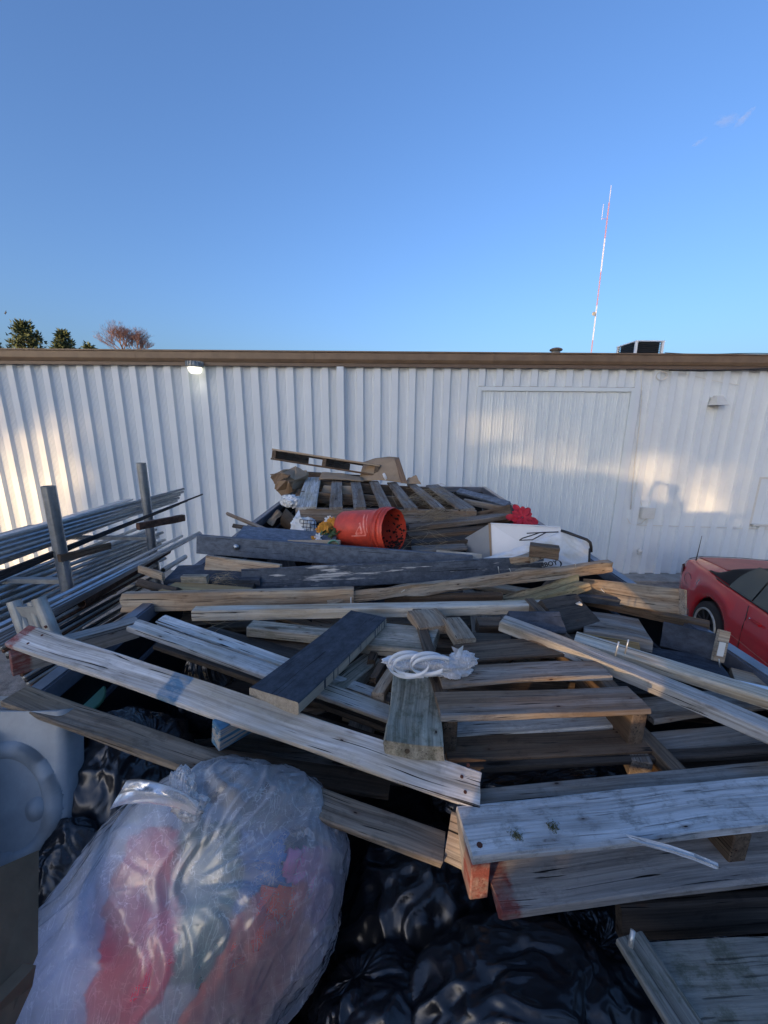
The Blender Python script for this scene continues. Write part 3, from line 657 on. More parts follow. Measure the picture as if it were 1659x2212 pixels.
for s_, xs in ((1, XR+.16), (-1, XL-.16)):
    for y in (1.6, 2.5):
        lathe('wheel', [(0,-.1),(.2,-.1),(.36,-.1),(.385,-.06),(.385,.06),(.36,.1),(.2,.1),(.18,.04),(0,.04)], 28, M['tyre'], tr, T_((xs, y, .39)) @ Matrix.Rotation(pi/2, 4, 'Y'))
    box('mudguard', (xs-.12, 1.05, .82), (xs+.12, 3.05, .86), M['trailer'], tr, bev=.01)
for xs in (XR-.3, XL+.25): box('chassis_beam', (xs, YN, .62), (xs+.1, YF, .8), M['trailer'], tr)

# ---------------------------------------------------------------- red car
cx0 = Vector((5.10, 4.53, 0)); fx = Vector((-.2, -.98, 0)).normalized(); lx = Vector((-fx.y, fx.x, 0))
CM = frame(cx0, fx, lx, Vector((0,0,1)))     # local x forward, y left (away from trailer is +y? see sign)
sgn = -1 if lx.x > 0 else 1                    # side facing the trailer
car = thing('convertible_car', 'red convertible with a black soft top parked between trailer and wall', 'car', mw=CM)
def carobj(name, vs, fs, mat, parent=None, smooth=True, **kw):
    me = mesh(vs, fs); bm = bmesh.new(); bm.from_mesh(me); bmesh.ops.remove_doubles(bm, verts=bm.verts, dist=1e-5); bmesh.ops.recalc_face_normals(bm, faces=bm.faces); bm.to_mesh(me); bm.free()
    o = bpy.data.objects.new(name, me); C.objects.link(o); me.materials.append(mat); o.parent = parent or car
    if smooth: me.polygons.foreach_set('use_smooth', [True]*len(me.polygons))
    for k_, v_ in kw.items(): o[k_] = v_
    return o
def lerp_tab(tab, x):
    if x <= tab[0][0]: return tab[0][1]
    for (a, va), (b_, vb) in zip(tab, tab[1:]):
        if x <= b_:
            u = (x-a)/(b_-a); u = u*u*(3-2*u) if False else u; return va+(vb-va)*u
    return tab[-1][1]
shoulder = [(-1.02,.80),(-.98,.90),(-.85,.95),(-.3,.965),(.5,.945),(1.5,.92),(2.4,.90),(3.2,.84),(3.6,.68)]
deckz = [(-1.02,.86),(-.98,.95),(-.8,1.0),(-.2,1.03),(.5,1.0),(1.5,.98),(2.4,.96),(3.2,.88),(3.6,.70)]
halfw = [(-1.02,.66),(-.98,.72),(-.85,.77),(-.5,.825),(0,.85),(1.2,.86),(2.4,.85),(3.1,.80),(3.5,.68),(3.6,.60)]
xs_ = [-1.02+i*4.62/88 for i in range(89)]
WH = (0.0, 2.55); RA = .365
rows = []
for xx in xs_:
    hwid = lerp_tab(halfw, xx); sh = lerp_tab(shoulder, xx); dk = lerp_tab(deckz, xx); bz = .20
    if xx < -.7: bz = .20+(-.7-xx)*.35
    for wx in WH:
        if abs(xx-wx) < RA: bz = max(bz, .31+sqrt(RA*RA-(xx-wx)**2)*1.0)
    arch = bz > .32
    sec = [(hwid-.05, bz), (hwid-.008, bz+.02), (hwid+.004, bz+(sh-bz)*.25), (hwid+.012, bz+(sh-bz)*.5), (hwid+.004, bz+(sh-bz)*.70), (hwid-.006, bz+(sh-bz)*.72), (hwid-.02, sh-.04), (hwid-.045, sh-.008), (hwid-.10, sh+.006), (hwid-.2, dk-.01), (hwid*.4, dk), (0, dk+.008)]
    rows.append(sec)
vs, fs = [], []; K = len(rows[0])
for s_ in (1, -1):
    o = len(vs)
    for xx, sec in zip(xs_, rows):
        for (y, z) in sec: vs.append((xx, s_*y, z))
    for i in range(len(xs_)-1):
        for k in range(K-1):
            a = o+i*K+k; fs.append((a, a+1, a+K+1, a+K))
    for i in (0, len(xs_)-1): fs.append(tuple(o+i*K+k for k in range(K)))
carobj('body', vs, fs, M['carred'])
# trunk lid, slightly proud, faded
def strip(fn, nu, nv):
    vs = [fn(i/nu, j/nv) for j in range(nv+1) for i in range(nu+1)]
    return vs, [(j*(nu+1)+i, j*(nu+1)+i+1, (j+1)*(nu+1)+i+1, (j+1)*(nu+1)+i) for j in range(nv) for i in range(nu)]
def deck_pt(u, v, x0, x1, yw, up):
    xx = x0+(x1-x0)*u; hwid = lerp_tab(halfw, xx); sh = lerp_tab(shoulder, xx); dk = lerp_tab(deckz, xx); y = (v*2-1)*yw; ay = abs(y)
    if ay < hwid*.4: z = dk+.008*(1-ay/(hwid*.4))
    elif ay < hwid-.2: z = dk-.01*(ay-hwid*.4)/(hwid-.2-hwid*.4)
    else: z = dk-.01-(dk-.01-sh-.006)*(ay-hwid+.2)/.1
    return (xx, y, z+up)
v, f = strip(lambda u, v: deck_pt(u, v, -.93, -.22-.25*abs(v*2-1)**2*0, .60, .008), 14, 20); carobj('boot_lid', v, f, M['cardeck'])
box_sp = strip(lambda u, v: deck_pt(u, v, -.985, -.93, .66, .022), 2, 20); carobj('boot_edge_trim', *box_sp, M['blackp'])
# soft top: stations along x with height
st = [(-.30,1.03,.40),(-.22,1.06,.60),(-.05,1.14,.70),(.25,1.25,.69),(.7,1.34,.66),(1.2,1.36,.64),(1.7,1.33,.62)]
def soft(u, v):
    xx = -.30+2.0*u; top = lerp_tab([(a, b_) for a, b_, c_ in st], xx); hwd = lerp_tab([(a, c_) for a, b_, c_ in st], xx); base_ = lerp_tab(shoulder, xx)+.012
    a = (v*2-1); ang = abs(a)
    if ang > .45:
        t = (ang-.45)/.55; y = (hwd*.93)+(lerp_tab(halfw, xx)-.07-hwd*.93)*t; z = (top-.05)*(1-t)+base_*t
        y = min(y, lerp_tab(halfw, xx)-.05)
    else:
        t = ang/.45; y = hwd*.93*t; z = top-.05*t*t*t
    return (xx, (1 if a > 0 else -1)*y, z)
v, f = strip(soft, 30, 40); carobj('soft_top', v, f, M['softtop'])
# side windows (both sides), windscreen
def sidewin(s_, x0, x1, zt0):
    def fn(u, v):
        xx = x0+(x1-x0)*u; base_ = lerp_tab(shoulder, xx)+.004; 
        arch_ = min(1, (u*(2.2))**.5) if x0 < .4 else 1
        top = base_+.34*arch_*(1 if xx < 1.5 else max(.05, 1-(xx-1.5)/.75))
        z = base_+(top-base_)*v; y = lerp_tab(halfw, xx)-.052-.17*(z-base_)/.36+.012
        return (xx, s_*y, z)
    return strip(fn, 16, 6)
for s_ in (-1, 1):
    v, f = sidewin(s_, .22, .62, 0); carobj('rear_quarter_window', v, f, M['glass'])
    v, f = sidewin(s_, .64, 2.2, 0); carobj('door_window', v, f, M['glass'])
v, f = strip(lambda u, v: (1.72+.58*u, (v*2-1)*(.56+.14*u), 1.325-.36*u+.02*(1-(v*2-1)**2)), 6, 12); carobj('windscreen', v, f, M['glass'])
for s_ in (-1, 1):
    for wx in WH:
        w_ = lathe('wheel', [(0,-.02),(.19,-.02),(.205,.01),(.22,.015),(.225,-.0),(.29,.0),(.312,-.03),(.315,-.16),(.2,-.18),(0,-.18)], 36, M['tyre'], None)
        w_.parent = car; w_.matrix_parent_inverse = Matrix.Identity(4); w_.matrix_basis = T_((wx, s_*.845, .315)) @ Matrix.Rotation(-s_*pi/2, 4, 'X')
        r_ = lathe('rim', [(.200,.008),(.208,.022),(.222,.022),(.228,.006)], 36, M['galv2'], None); r_.parent = w_; r_.matrix_basis = T_((0,0,0))
        parts = []
        for q in range(9):
            a = q*2*pi/9; vv, ff = boxvf((.03,-.014,-.012),(.2,.014,.004)); R_ = Matrix.Rotation(a, 3, 'Z'); parts.append(([R_ @ Vector(p_) for p_ in vv], ff))
        vv, ff = join_meshes(parts); sp = link('spokes', mesh(vv, ff), M['darksteel']); sp.parent = w_
    # arch liner
    vv, ff = strip(lambda u, v: (-1.0+4.55*u, s_*(.60), .22+.55*v), 2, 2); carobj('inner_wing', vv, ff, M['blackp'])
    # tail lamp wraps the rear corner
    def tl(u, v):
        xx = -1.025+.16*u; return (xx, s_*(lerp_tab(halfw, xx)+.010+.006*sin(pi*u)), .66+.16*v)
    vv, ff = strip(tl, 6, 4); carobj('tail_lamp', vv, ff, M['lampred'])
    # body side lines
    vv, ff = tube_mesh([(xx, s_*(lerp_tab(halfw, xx)+.006), .46) for xx in [.42+i*.17 for i in range(11)]], .006, 5); carobj('side_moulding', vv, ff, M['cardeck'])
    vv, ff = tube_mesh([(.66, s_*(lerp_tab(halfw, .66)+.002+(.008 if .3 < z < .7 else -.004)), z) for z in (.25,.35,.5,.65,.75,.84,.91)], .0035, 4); carobj('door_gap', vv, ff, M['blackp'])
    vv, ff = boxvf((.76, s_*.855-.0, .775), (.90, s_*.885, .80)); dh = carobj('door_handle', vv, ff, M['carred'], smooth=False)
    vv, ff = tube_mesh([(.74, s_*.862, .79), (.74, s_*.872, .79)], .013, 10); carobj('door_lock', vv, ff, M['chrome'])
    vv, ff = tube_mesh([(xx, s_*(lerp_tab(halfw, xx)-.042), lerp_tab(shoulder, xx)+.006) for xx in [-.05+i*.15 for i in range(16)]], .009, 5); carobj('window_seal', vv, ff, M['blackp'])
    vv, ff = tube_mesh([(-.62+.085*cos(t*pi/8), s_*(lerp_tab(halfw, -.62)+.010), .72+.085*sin(t*pi/8)) for t in range(17)], .003, 4); 
    if s_ == sgn: carobj('fuel_flap', vv, ff, M['lampred'])
ay = sgn*.70
vv, ff = tube_mesh([(-.72, ay, .97), (-.72, ay, 1.0), (-.70, ay, 1.35)], .012, 6, r1=.003); carobj('aerial', vv, ff, M['blackp'])
vv, ff = boxvf((-1.08, -.66, .30), (-1.0, .66, .55)); carobj('rear_bumper', vv, ff, M['carred'])
vv, ff = boxvf((3.55, -.6, .30), (3.68, .6, .55)); carobj('front_bumper', vv, ff, M['carred'])

# ---------------------------------------------------------------- pipe rack on the left
for (a, b_, Y, r, lab) in (((104,1050),(158,1405),2.35,.037,'thick upright steel post of the pipe rack nearer the camera'), ((305,1000),(337,1215),3.3,.037,'thick upright steel post of the pipe rack farther from the camera')):
    A = PY(a[0], a[1], Y); B = PY(b_[0], b_[1], Y); X_ = A.x
    pr = thing('rack_post', lab, 'post', (X_, Y, 0))
    hollow('tube', Vector((X_, Y, .05)), Vector((X_, Y, A.z)), r, M['galv'], pr, seg=20, wall=.005)
    for z in (.55, 1.0, 1.45, 1.9): box('arm', (X_-.02, Y-.02, z-.03), (X_-.75, Y+.02, z), M['galv2'], pr)
    box('foot_plate', (X_-.12, Y-.12, .004), (X_+.12, Y+.12, .03), M['galv2'], pr)
rp = random.Random(3)
def pipe(fa, nb, Yf, Yn, r, mat, label, group, ext=.5, flat=False, name='steel_pipe'):
    A = PY(fa[0], fa[1], Yf); B = PY(nb[0], nb[1], Yn); D = B-A; B = A+D*(1+ext)
    if flat:
        X = (B-A).normalized(); Y_ = X.cross(Vector((0,0,1))).normalized()
        board(A, B, A+Y_*r*2.4, .02, M[mat], name, None, label, 'channel', group, wob=0, seg=5)
    elif r > .014: hollow(name, A, B, r, M[mat], None, seg=12, wall=.003, label=label, cat='pipe', group=group)
    else: tube(name, [A, B], r, M[mat], None, seg=8, label=label, cat='pipe', group=group)
g1 = 'galvanised pipes of the upper bundle on the rack'
for k in range(17):
    col_, row = k//5, k % 5
    pipe((400-row*5-col_*18+rp.uniform(-6,6), 1056+row*6.5+col_*5), (0, 1163+row*11+col_*5), 4.25+.1*col_-.02*row, 2.5+.12*col_-.02*row, .0135, 'galv' if k % 3 else 'galv2', 'grey galvanised pipe lying in the upper bundle on the rack', g1, .3)
g2 = 'black steel rods across the front of the rack'
for k, (fx_, fy, ny) in enumerate(((437,1068,1236),(404,1082,1241),(386,1090,1247),(347,1102,1252))):
    pipe((fx_, fy), (0, ny), 3.6, 2.05, .008, 'darksteel', 'black steel rod running in front of the rack posts', g2, .3)
pipe((288,1077), (0,1162), 4.3, 2.6, .035, 'alu', 'bright white metal channel on top of the upper pipe bundle', None, .3, True, 'metal_channel')
pipe((283,1084), (0,1171), 4.3, 2.6, .03, 'alu', 'second bright channel lying just below the topmost one', None, .3, True, 'metal_channel')
pipe((76,1133), (0,1155), 3.4, 2.9, .02, 'galv2', 'short grey channel end sticking out at the far left of the rack', None, .6, True, 'metal_channel')
g3 = 'dull pipes of the middle bundle on the rack'
for k in range(22):
    pipe((300+(k*37 % 60), 1141+k*3.1), (0, 1256+k*5.2), 4.0-.02*k+.15*(k % 3), 2.3-.012*k+.1*(k % 3), .0145, 'galv2' if k % 2 else 'galv', 'dull grey pipe in the middle bundle of the rack', g3, .3)
g4 = 'thin bright conduits of the middle bundle on the rack'
for k, (fx_, fy, ny) in enumerate(((431,1150,1366),(434,1153,1372),(426,1157,1379),(393,1158,1352),(415,1162,1386),(402,1168,1393))):
    pipe((fx_, fy), (0, ny), 3.3, 1.7, .012, 'alu', 'thin bright conduit slanting across the middle of the rack', g4, .25)
pipe((362,1190), (175,1303), 3.2, 2.2, .03, 'rust', 'rusty brown tube end poking out among the conduits', None, 0)
pipe((400,1203), (352,1232), 3.6, 3.0, .022, 'fixture', 'short white plastic pipe end low behind the rack', None, 0)
g5 = 'dark pipes of the lowest bundle on the rack'
for k in range(22):
    pipe((330+rp.uniform(-12,12), 1208+k*7), (60+k*4, 1352+k*6.5), 3.0, 1.9, .011, ('galv2', 'darksteel', 'galv2', 'rust')[k % 4], 'dark pipe in the lowest bundle of the rack', g5, .15)
for (q, nn) in (((240,1172,130,1200), 'brown scrap timber wedged among the upper pipes'), ((252,1270,178,1290), 'brown timber offcut wedged among the lower pipes'), ((400,1112,300,1130), 'rusty angle iron sticking out under the upper bundle')):
    A = PY(q[0], q[1], 2.6); B = PY(q[2], q[3], 2.3)
    board(A, B, A+Vector((0,0,-.045)), .03, M['brown' if 'timber' in nn else 'rust'], 'scrap_timber' if 'timber' in nn else 'angle_iron', None, nn, 'scrap', rough=.004)
# galvanised hinge bracket just outside the near left corner
gb = thing('gate_bracket', 'galvanised bracket of short clamped tubes standing beside the near left pallet corner', 'bracket', tuple(PY(80, 1380, 1.32)))
for (a, b_, r) in (((30,1298),(66,1400),.022), ((83,1292),(128,1400),.022), ((50,1328),(82,1405),.023), ((68,1300),(98,1395),.014)):
    hollow('tube', PY(b_[0], b_[1], 1.30), PY(a[0], a[1], 1.33), r, M['galv2'], gb, seg=18)
slab([PY(26,1312,1.31), PY(88,1310,1.31), PY(93,1319,1.31), PY(78,1330,1.31), PY(70,1368,1.31), PY(58,1335,1.31), PY(30,1326,1.31)], .008, M['galv2'], 'plate', gb)

# ---------------------------------------------------------------- scrap heap: lower filling
rb = random.Random(11)
for k in range(46):
    Y = .75+3.3*k/46+rb.uniform(-.1, .1); X = rb.uniform(-.45, .65); a = rb.uniform(-.5, .5) if k % 3 else rb.uniform(.9, 2.0)
    L = rb.uniform(.8, 1.3); d = Vector((cos(a), sin(a), rb.uniform(-.06, .06))); n = Vector((-sin(a), cos(a), rb.uniform(-.25, .25)))
    zc = 1.88+rb.uniform(-.10, .10)+(.12 if Y > 2.3 else (.10 if Y > 1.0 else 0))
    A = Vector((X, Y, zc))-d*L/2; B = A+d*L
    if min(A.y, B.y) < 1.0:
        sh_ = 1.0-min(A.y, B.y); A.y += sh_; B.y += sh_
    if min(A.x, B.x) < XL+.08 or max(A.x, B.x) > XR-.08: 
        s_ = .35; m_ = (A+B)/2; A = m_.lerp(A, s_); B = m_.lerp(B, s_)
    board(A, B, A+n*rb.choice((.09, .14)), .03, M[rb.choice(('dark', 'brown', 'brown2', 'grey', 'tan'))], 'loose_board', None, 'dark weathered board buried deep in the heap', 'board', 'boards buried deep in the heap', seg=.12)
bm_ = []
grid_sheet(lambda u, v: Vector((XL+.04+(XR-XL-.08)*u, YN+.06+(YF-YN-.12)*v, 1.35+.12*nz(u*9, v*20)+.06*nz(u*30, v*60))), 40, 90, M['mud'], 'rubble', kind='stuff', label='dark loose rubble filling the bottom of the trailer', smooth=False)

# ---------------------------------------------------------------- nails
def nail_head(o, x, y, r=.004, rusty=True, z=.0015):
    v, f = tube_mesh([(x, y, -.004), (x, y, z)], r, 8); n = link('nail', mesh(v, f), M['rustnail' if rusty else 'nail']); n.parent = o
def nail_up(p, d, L, r=.0022, parent=None, mat='nail', **kw):
    A = Vector(p); B = A+Vector(d).normalized()*L; tube('nail', [A, B], r, M[mat], parent, seg=6, **kw)

# ---------------------------------------------------------------- near left pallet (A)
PA = thing('wooden_pallet', 'silver pallet with a red painted corner and a blue stripe, nearest on the left', 'pallet', tuple(P(600,1600,-.05)))
zL, zR = .12, -.02
A1 = board(P(8,1391,zL), P(1036,1748,zR), P(126,1369,zL+.012), .017, M['silver_a'], 'deck_board', PA, bow=.004)
L1 = (P(8,1391,zL)-P(1036,1748,zR)).length
for (x_, y_) in ((.06,.02),(.07,.05),(.05,.075),(.52,.03),(.55,.06),(L1-.03,.02),(L1-.04,.045),(L1-.03,.07),(.75,.05),(.95,.06)): nail_head(A1, x_, y_, .0035)
A2 = board(P(272,1355,.10), P(842,1555,-.03), P(310,1339,.10), .017, M['silver'], 'deck_board', PA)
A3 = board(P(336,1341,.09), P(842,1518,-.05), P(366,1329,.09), .017, M['silver'], 'deck_board', PA, jag0=.01)
# stringers
def st_(P0, P1, Cc, T, mat, name='stringer', parent=None, **kw): return board(P0, P1, Cc, T, mat, name, parent, **kw)
b0 = P(0,1515,.0); 
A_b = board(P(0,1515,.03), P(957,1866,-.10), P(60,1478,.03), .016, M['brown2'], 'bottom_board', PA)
# bottom board upper face goes back
def vert_board(A, B, hgt, T, mat, name, parent, out=None, **kw):   # hangs below line AB
    X = (B-A).normalized(); dn = Vector((0,0,-1)); dn -= X*dn.dot(X); dn.normalize()
    return board(A, B, A+dn*hgt, T, mat, name, parent, **kw)
def down(p, h): return p+Vector((0,0,-h))
vdir = (P(126,1369,zL+.012)-P(8,1391,zL)).normalized()
backv = Vector((-(P(1036,1748,zR)-P(8,1391,zL)).normalized().y, (P(1036,1748,zR)-P(8,1391,zL)).normalized().x, 0)).normalized()
if backv.y < 0: backv = -backv
ax = (P(1036,1748,zR)-P(8,1391,zL)).normalized()
def stringer_at(org, along, side, ln, hgt, wd, mat, parent, notch=False, name='stringer', drop=.018):
    # org: top front corner at deck underside; runs along 'along', width along 'side'
    o0 = org+Vector((0,0,-drop)); up = side.cross(along)
    if up.z < 0: up = -up
    prof = [(0,0),(ln,0),(ln,-hgt)]
    if notch: prof += [(ln*.78,-hgt),(ln*.74,-hgt*.62),(ln*.56,-hgt*.62),(ln*.52,-hgt)]
    prof += [(0,-hgt)]
    k = len(prof); vs = [(a, 0, c_) for a, c_ in prof]+[(a, wd, c_) for a, c_ in prof]
    fs = [tuple(range(k)), tuple(reversed(range(k, 2*k)))]+[(i, (i+1) % k, (i+1) % k+k, i+k) for i in range(k)]
    me = mesh(vs, fs); bm = bmesh.new(); bm.from_mesh(me); bmesh.ops.recalc_face_normals(bm, faces=bm.faces); bmesh.ops.bevel(bm, geom=bm.edges[:], offset=.002, segments=1, affect='EDGES'); bm.to_mesh(me); bm.free()
    o = link(name, me, mat, parent); o.matrix_basis = frame(o0, along.normalized(), -side.normalized() if along.cross(side).z < 0 else side.normalized(), along.normalized().cross(-side.normalized() if along.cross(side).z < 0 else side.normalized()))
    if along.cross(side).z < 0:
        for v in me.vertices: v.co.y -= wd
    return o
Lp = .30
backv = (P(290,1348,.10)-P(60,1380,.12)).normalized()
fl_ = P(8,1391,zL); frr = P(1036,1748,zR)
stringer_at(fl_+ax*.004+backv*.004, backv, ax, Lp, .088, .036, M['greyred'], PA)
stringer_at(P(446,1543,.062)+backv*.01, backv, ax, .16, .088, .036, M['blue'], PA)
board(P(958,1862,-.115), P(1004,1884,-.115), P(977,1754,-.045), .12, M['grey'], 'stringer', PA, seg=.02)
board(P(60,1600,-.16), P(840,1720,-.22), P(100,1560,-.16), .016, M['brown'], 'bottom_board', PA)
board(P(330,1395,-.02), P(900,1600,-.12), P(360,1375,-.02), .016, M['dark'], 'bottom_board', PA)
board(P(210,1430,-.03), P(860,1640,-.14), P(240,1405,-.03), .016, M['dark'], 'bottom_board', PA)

# ---------------------------------------------------------------- near right pallet (C)
PC = thing('wooden_pallet', 'rough silver pallet with mossy spots and a red painted end, nearest on the right', 'pallet', tuple(P(1400,1800,-.05)))
hC = -.02
CF, CB = P(1020,1856,hC), P(1659,1786,hC); CE = CF+(CB-CF)*1.75
C1 = board(CF, CE, P(1036,1734,hC), .016, M['fuzzy'], 'deck_board', PC, bow=.003)
cx_ = (CE-CF).normalized(); cb_ = Vector((-cx_.y, cx_.x, 0)).normalized()
for (x_, y_) in ((.02,.02),(.47,.035),(.50,.055),(.46,.085),(.52,.03),(.85,.05)): nail_head(C1, x_, y_, .0055)
# low boards of C: tilted so that the wide face shows under the top board
c0, c1 = P(1080,1975,hC-.085), P(1659,1905,hC-.085)
board(c0, c0+(c1-c0)*1.7, P(1058,1858,hC-.085), .017, M['greyred'], 'bottom_board', PC)
stringer_at(CF+cx_*.002+cb_*.004, cb_, cx_, .10, .082, .034, M['greyred'], PC)
stringer_at(CF+cx_*.50+cb_*.002, cb_, cx_, .5, .082, .036, M['brown'], PC)
stringer_at(CF+cx_*1.02+cb_*.002, cb_, cx_, .5, .082, .036, M['brown'], PC)
c0, c1 = P(1030,1742,hC-.02), P(1659,1682,hC-.02)
board(c0, c0+(c1-c0)*1.5, P(1018,1704,hC-.02), .016, M['grey'], 'deck_board', PC)
c0, c1 = P(985,1662,hC-.03), P(1400,1640,hC-.03)
board(c0, c0+(c1-c0)*1.9, P(975,1640,hC-.03), .016, M['dark'], 'deck_board', PC)
for (a_, b_) in ((1194,1786),(1115,1805)):
    c0_ = P(a_, b_, hC+.002); rn_ = random.Random(a_); parts = []
    for q in range(110):
        o_ = Vector((rn_.gauss(0,.006), rn_.gauss(0,.005), 0)); parts.append(tube_mesh([c0_+o_, c0_+o_+Vector((rn_.uniform(-.002,.002), rn_.uniform(-.002,.002), rn_.uniform(.001,.003)))], .0005, 3, caps=False))
    vv_, ff_ = join_meshes(parts); link('moss_tuft', mesh(vv_, ff_), M['tuft'], PC, kind='stuff')
# splinter
sA, sB = P(1352,1800,hC+.004), P(1552,1864,hC+.02)
spl = board(sA, sB, sA+Vector((.002,-.010,0)), .006, M['fuzzy'], 'splinter', PC, jag1=.03, rough=.003, wob=.004)

# ---------------------------------------------------------------- middle right pallet (B)
PB = thing('wooden_pallet', 'grey pallet lying open side up in the middle right of the heap', 'pallet', tuple(P(1200,1550,0)))
def PBs(q): return P(*q)
B1 = board(P(953,1548,.055), P(1408,1532,.055), P(954,1493,.055), .015, M['grey'], 'deck_board', PB)
board(P(956,1480,.05), P(1326,1461,.05), P(985,1440,.05), .014, M['grey'], 'deck_board', PB)
board(P(1000,1428,.04), P(1234,1411,.04), P(960,1392,.04), .014, M['brown'], 'deck_board', PB)
Bx = (P(1408,1532,.055)-P(953,1548,.055)).normalized(); Bb = Vector((-Bx.y, Bx.x, 0))
stringer_at(P(955,1550,.055)+Bx*.004+Bb*.004, Bb, Bx, .55, .09, .034, M['brown'], PB, drop=.016)
stringer_at(P(1408,1534,.055)-Bx*.04+Bb*.004, Bb, Bx, .62, .09, .036, M['brown'], PB, drop=.016)
stringer_at(P(1364,1641,-.05), Vector((.25,1,0)).normalized(), Vector((1,-.25,0)).normalized(), .5, .05, .045, M['grey'], PB, drop=0)
board(P(966,1640,-.04), P(1420,1620,-.04), P(994,1586,-.04), .015, M['brown'], 'bottom_board', PB)
board(P(985,1593,-.04), P(1343,1566,-.04), P(985,1556,-.04), .014, M['silver'], 'bottom_board', PB)
PG = thing('wooden_pallet', 'grey pallet boards running off the right edge beneath the long nailed plank', 'pallet', tuple(P(1600,1560,-.1)))
c0, c1 = P(1425,1628,-.06), P(1659,1601,-.06); board(c0, c0+(c1-c0)*2.2, P(1420,1578,-.06), .016, M['grey'], 'deck_board', PG)
c0, c1 = P(1414,1556,-.05), P(1560,1540,-.05); board(c0, c0+(c1-c0)*2.6, P(1388,1508,-.05), .015, M['grey'], 'deck_board', PG)
c0, c1 = P(1300,1500,-.10), P(1560,1490,-.10); board(c0, c0+(c1-c0)*1.6, P(1290,1465,-.10), .015, M['dark'], 'deck_board', PG)
c0, c1 = P(1440,1690,-.10), P(1659,1668,-.10); board(c0, c0+(c1-c0)*1.6, P(1440,1640,-.10), .015, M['dark'], 'deck_board', PG)

# ---------------------------------------------------------------- loose boards, near to far
K1 = board(P(538,1484,.085), P(757,1318,.04), P(655,1508,.085), .032, M['blacktop'], 'black_plank', None, 'thick black painted plank with drips, pointing at the camera above the left pallet', wob=.001)
K2 = board(P(830,1601,.06), P(853,1440,.02), P(962,1640,.06), .032, M['moss'], 'mossy_plank', None, 'short thick mossy grey plank with a frayed end in the centre', rough=.004, jag0=.008)
board(P(700,1474,-.02), P(787,1410,-.03), P(747,1482,-.02), .05, M['green'], 'timber_block', None, 'dark-ended timber block under the black plank', 'block')
for (a, b_, c_, m_, nn) in (((800,1496),(848,1425),(830,1500),'tan','split stick with a broken end beside the mossy plank, largest of the three sticks'), ((797,1465),(822,1420),(812,1466),'brown','short dark stick behind the broken stick'), ((792,1425),(806,1395),(808,1427),'brown','stub of wood farthest back of the three short sticks')):
    board(P(*a,-.01), P(*b_,-.01), P(*c_,-.01), .02, M[m_], 'wood_stick', None, nn, 'stick', jag0=.012, rough=.003)
board(P(700,1385,-.01), P(929,1409,.03), P(760,1340,.0), .034, M['green'], 'loose_board', None, 'green-grey board with two bent nails behind the black plank')
board(P(532,1356,.02), P(760,1380,.0), P(540,1338,.02), .035, M['green'], 'loose_board', None, 'pale edged board just under the light batten, left of the black plank')
board(P(430,1368,.0), P(700,1442,-.03), P(410,1338,.0), .02, M['dark'], 'loose_board', None, 'dark grey-brown board between the silver slats and the light batten')
board(P(520,1385,-.03), P(760,1425,-.03), P(520,1355,-.03), .03, M['brown'], 'loose_board', None, 'reddish brown board low behind the black plank')
board(P(930,1395,-.0), P(1290,1405,-.02), P(930,1360,-.0), .03, M['brown'], 'loose_board', None, 'brown board right behind the tangle of clear plastic')
board(P(985,1381,.055), P(955,1335,.05), P(1031,1381,.055), .036, M['tan'], 'timber_block', None, 'tan squared timber with a golden cut end pointing at the camera', 'block', wob=.001)
board(P(906,1357,.045), P(880,1320,.04), P(984,1357,.045), .03, M['tan'], 'timber_block', None, 'flat brown timber end left of the golden cut end', 'block')
board(P(1036,1352,.0), P(1090,1352,.0), P(1036,1333,.005), .05, M['brown'], 'timber_block', None, 'small brown block in the shadow right of the golden cut end', 'block')
# long nailed plank at right
ll0, ll1 = P(1079,1343,.075), P(1659,1580,.02)
LP1 = board(ll0, ll0+(ll1-ll0)*1.05, P(1097,1329,.078), .036, M['silver'], 'nailed_plank', None, 'long silver plank with two upright nails running to the right edge', wob=.002)
for (a, b_) in (((1329,1417),(1332,1391)), ((1350,1412),(1358,1389))):
    A = P(*a, .055); nail_up(A, (.08,.0,1), .045, .0022, LP1)
bq0, bq1 = P(1240,1380,.05), P(1659,1512,.03)
board(bq0, bq0+(bq1-bq0)*1.15, P(1256,1366,.05), .03, M['pale'], 'loose_board', None, 'pale plank lying against the back of the long nailed plank')

# horizontal long ones (vertical faces toward the camera)
def vface(bl, br, Y0, Y1, tl, T, mat, label, name='loose_board', lean=.0, **kw):
    A = PY(*bl, Y0); B = PY(*br, Y1); Cc = PY(*tl, Y0+lean); return board(A, B, Cc, T, M[mat], name, None, label, **kw)
M4 = vface((415,1343),(1256,1325), 1.30,1.36, (415,1321), .045, 'pale', 'long pale batten with a knot, lowest of the three long boards across the heap')
M3 = vface((259,1324),(765,1312), 1.42,1.45, (262,1283), .036, 'tan', 'long tan grained board with a broken left end across the heap', jag0=.02, lean=.01)
M3b = board(PY(706,1313,1.44), PY(1325,1236,1.62), PY(706,1287,1.45), .03, M['tan'], 'gnarled_board', None, 'twisted split board with a gnarled dark knot rising to the right', rough=.010, wob=.006, twist=.35, bow=-.012)
vface((700,1312),(1000,1290), 1.50,1.55, (700,1296), .02, 'black', 'thin black strip behind the gnarled board')
M2 = vface((521,1278),(1178,1246), 1.62,1.80, (530,1229), .036, 'blackchip', 'wide black board with flaking white paint under the grey bolted board', lean=.03)
M1 = vface((424,1196),(1018,1243), 1.98,1.86, (429,1156), .03, 'slate', 'smooth slate grey board with two round bolts across the heap', lean=.012, wob=.0008)
